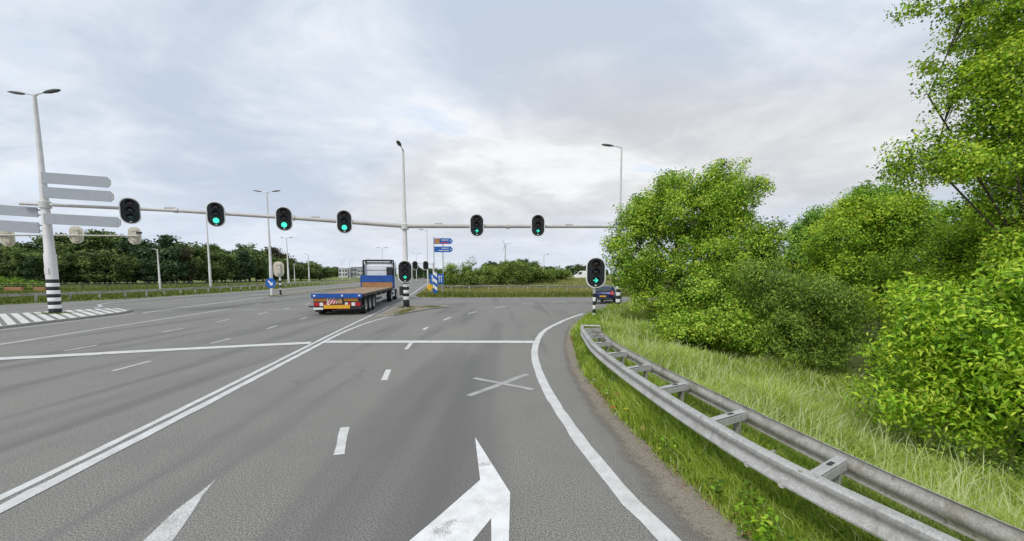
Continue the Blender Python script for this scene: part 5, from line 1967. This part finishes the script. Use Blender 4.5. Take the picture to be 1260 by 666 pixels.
# verge sampled by polar wedges so that near ground is dense
rng = np.random.default_rng(3)
N0 = 540000
rad = 2.2 * (34 / 2.2) ** rng.random(N0)
ang = rng.uniform(R(-3), R(76), N0)
x = rad * np.sin(ang)
y = rad * np.cos(ang)
d, ins = poly_dist(x, y, ROAD)
edge_keep = rng.random(N0) < sm(d, 0.02, 0.42) * 0.97 + 0.03
# bare thatch between the two rails in places
keep = (~ins) & (y < 37) & (d < 11) & edge_keep & (d > 0.03)
x, y, d, rad = x[keep], y[keep], d[keep], rad[keep]
pt = patchy(x, y)
pt2 = patchy(x + 9, y * 0.7, 2.3)
hgt = np.interp(d, [0, 0.3, 0.9, 1.5, 3, 7, 11], [0.08, 0.24, 0.46, 0.50, 0.48, 0.44, 0.36]) * (0.55 + 0.8 * rng.random(len(x))) * (0.45 + 1.0 * pt * (0.5 + pt2))
wid = 0.0045 + 0.0016 * rad
tint = 0.12 + 0.55 * rng.random(len(x)) + 0.30 * (pt2 - 0.5) + np.where(d > 1.4, 0.10 * pt, 0)
straw = rng.random(len(x)) < np.where(d > 1.3, 0.14 + 0.20 * pt, 0.05)
tint = np.where(straw, 0.86 + 0.14 * rng.random(len(x)), np.minimum(tint, 0.84))
blades('verge_grass', 'tall green grass covering the right verge and embankment', x, y, hgt, wid, tint, bend=0.75, seed=4)
# straw seed stems above the grass
x2, y2 = scatter(150000, 2, 16, 2, 33, lambda a, b: np.clip(14 / (a * a + b * b + 8), 0, 1) * 0.8 * (0.2 + patchy(a, b)), 8)
d2, in2 = poly_dist(x2, y2, ROAD)
k2 = (~in2) & (d2 > 1.3) & (d2 < 8)
x2, y2 = x2[k2], y2[k2]
r2 = np.hypot(x2, y2)
rng = np.random.default_rng(9)
blades('seed_grass', 'pale straw seed heads above the verge grass', x2, y2, 0.55 + 0.4 * rng.random(len(x2)), 0.004 + 0.0013 * r2, 0.86 + 0.14 * rng.random(len(x2)), bend=0.55, seed=10)
# russet weeds by the road edge
x3, y3 = scatter(26000, 1.2, 4, 1.5, 16, lambda a, b: np.clip(patchy(a, b * 0.8, 1.6) * 1.5 - 0.65, 0, 1), 12)
d3, in3 = poly_dist(x3, y3, ROAD)
k3 = (~in3) & (d3 > 0.02) & (d3 < 0.55)
x3, y3 = x3[k3], y3[k3]
rng = np.random.default_rng(13)
blades('verge_weeds', 'low russet weeds along the sandy road edge', x3, y3, 0.06 + 0.13 * rng.random(len(x3)), 0.008 + 0.0012 * y3, rng.random(len(x3)), 'weed', 0.8, 14)
# broad-leaved herbs among the grass
rng = np.random.default_rng(31)
hx, hy = rng.uniform(1.7, 12, 5200), rng.uniform(2.0, 26, 5200)
hd, hin = poly_dist(hx, hy, ROAD)
hk = (~hin) & (hd > 0.12) & (hd < 8) & (rng.random(5200) < np.clip(12 / (hx * hx + hy * hy), 0.05, 1)) & (patchy(hx * 1.3, hy, 1.4) > 0.42)
hx, hy = hx[hk], hy[hk]
ci = np.repeat(np.arange(len(hx)), 16)
P = np.stack([hx[ci] + rng.normal(0, 0.07, len(ci)), hy[ci] + rng.normal(0, 0.07, len(ci)), 0 * hx[ci]], 1)
P[:, 2] = land_z(P[:, 0], P[:, 1]) + rng.uniform(0.02, 0.34, len(ci))
nr_ = unit(rng.normal(size=(len(ci), 3)) * 0.5 + np.array([0, 0, 0.9]))
ax_ = unit(np.cross(nr_, rng.normal(size=(len(ci), 3))))
ll_ = rng.uniform(0.04, 0.11, len(ci))
tag(leaves(P, ax_, nr_, ll_, ll_ * 0.45, 0.1 + 0.6 * rng.random(len(ci)) + 0.2 * rng.normal(size=len(hx))[ci], 'verge_herbs', 'bright', None), 'broad-leaved green herbs scattered through the verge grass', 'weeds', kind='stuff')
# grass across the junction and along the far left edge
x4, y4 = scatter(90000, -16, 48, 42.5, 78, lambda a, b: np.clip(46 / b, 0, 1) ** 2, 16)
d4, in4 = poly_dist(x4, y4, ROAD)
k4 = (~in4) & (d4 > 0.05)
x4, y4, d4 = x4[k4], y4[k4], d4[k4]
rng = np.random.default_rng(17)
t4 = np.clip(0.10 + 0.42 * rng.random(len(x4)) + np.where(y4 > 55, 0.22, 0) + 0.2 * (patchy(x4 * 0.2, y4 * 0.5) - 0.5), 0, 1)
t4 = np.where(rng.random(len(x4)) < np.where(y4 > 50, 0.62, 0.15), 0.85 + 0.15 * rng.random(len(x4)), t4)
blades('meadow_grass', 'rough grass on the bank across the junction', x4, y4, (0.22 + 0.28 * rng.random(len(x4))) * np.interp(d4, [0, 1.5], [0.5, 1]), 0.05 + 0 * x4, t4, 'grass_dull', bend=0.7, seed=18)
x5, y5 = scatter(120000, -92, -34, 16, 100, lambda a, b: np.clip(40 / b, 0, 1) ** 2, 20)
d5, in5 = poly_dist(x5, y5, ROAD)
k5 = (~in5) & (d5 > 0.1)
x5, y5, d5 = x5[k5], y5[k5], d5[k5]
rng = np.random.default_rng(21)
blades('field_grass', 'grass strip and field behind the far left guard rail', x5, y5, 0.2 + 0.28 * rng.random(len(x5)), 0.06 + 0 * x5, np.where(rng.random(len(x5)) < 0.2, 0.75, 0.02 + 0.42 * rng.random(len(x5))), 'grass_dull', bend=0.7, seed=22)
# tufts on the islands
tx, ty = [], []
rng = np.random.default_rng(24)
for (cx, cy, rx, ry, n_) in ((-6.6, 26.0, 0.3, 2.0, 600), (-5.6, 29.6, 0.7, 0.7, 350), (-7.4, 29.3, 0.5, 0.6, 500), (-26.5, 24.4, 0.75, 0.6, 1300), (-25.2, 44.6, 0.5, 0.8, 300), (-27.2, 62, 0.8, 12, 900)):
    a = rng.normal(size=(n_, 2)) * 0.5
    tx += list(cx + a[:, 0] * rx)
    ty += list(cy + a[:, 1] * ry)
tx, ty = np.array(tx), np.array(ty)
o = blades('island_grass', 'short tufts of grass growing on the traffic islands', tx, ty, 0.05 + 0.11 * rng.random(len(tx)), 0.025 + 0 * tx, 0.15 + 0.85 * rng.random(len(tx)), 'grass_dull', bend=0.8, seed=25, zoff=0.17)

# ------------------------------------------------------------------ small things in the verge
def litter(name, label, cat, x, y, mat, s, seed):
    r_ = random.Random(seed)
    o_ = MB()
    pts = []
    n = 8
    rings = []
    for hz_, sc in ((0.0, 0.7), (0.35, 1.0), (0.8, 0.75), (1.0, 0.25)):
        rings.append([(s * sc * math.cos(2 * math.pi * k / n) * r_.uniform(0.7, 1.2), s * sc * 0.7 * math.sin(2 * math.pi * k / n) * r_.uniform(0.7, 1.2), s * hz_ * 0.9 * r_.uniform(0.85, 1.1)) for k in range(n)])
    o_.loft(rings)
    ob = o_.build(name, mat)
    ob.location = (x, y, gz(x, y) + 0.06)
    ob.rotation_euler = (0, 0, r_.uniform(0, 6))
    return tag(ob, label, cat)


litter('cardboard_scrap', 'tan crumpled cardboard scrap in the verge grass', 'litter', 1.98, 6.15, 'litter_tan', 0.085, 1)
litter('paper_cup', 'white crumpled cup in the verge near the cardboard', 'litter', 1.86, 8.1, 'litter', 0.05, 2)
litter('paper_scrap', 'small white paper scrap further along the verge', 'litter', 1.82, 9.2, 'litter', 0.04, 3)


def flower(name, label, x, y, mat, h, s):
    z = gz(x, y)
    o_ = thing(name, label, 'flower', (x, y, z))
    mb = MB()
    mb.path([(0, 0, -0.02), (0.01, 0, h)], 0.004, 5)
    mb.build('stem', 'hedge', o_)
    for k in range(4):
        a = R(90 * k + 20)
        c, s_ = math.cos(a), math.sin(a)
        mb = MB()
        mb.add([(0, 0, h), (s * (c * 0.8 - s_ * 0.6), s * (s_ * 0.8 + c * 0.6), h + s * 0.35), (s * c * 1.2, s * s_ * 1.2, h + s * 0.5), (s * (c * 0.8 + s_ * 0.6), s * (s_ * 0.8 - c * 0.6), h + s * 0.35)], [(0, 1, 2, 3)])
        mb.build('petal', mat, o_)


flower('poppy_flower', 'red poppy in the verge between the white cup and the rail', 1.92, 7.5, 'litter_red', 0.2, 0.05)
flower('poppy_flower', 'red poppy at the road edge beside the russet weeds', 1.74, 7.1, 'litter_red', 0.15, 0.035)
flower('buttercup_flower', 'yellow flower in the verge near the cardboard scrap', 1.88, 6.8, 'yellow', 0.18, 0.04)
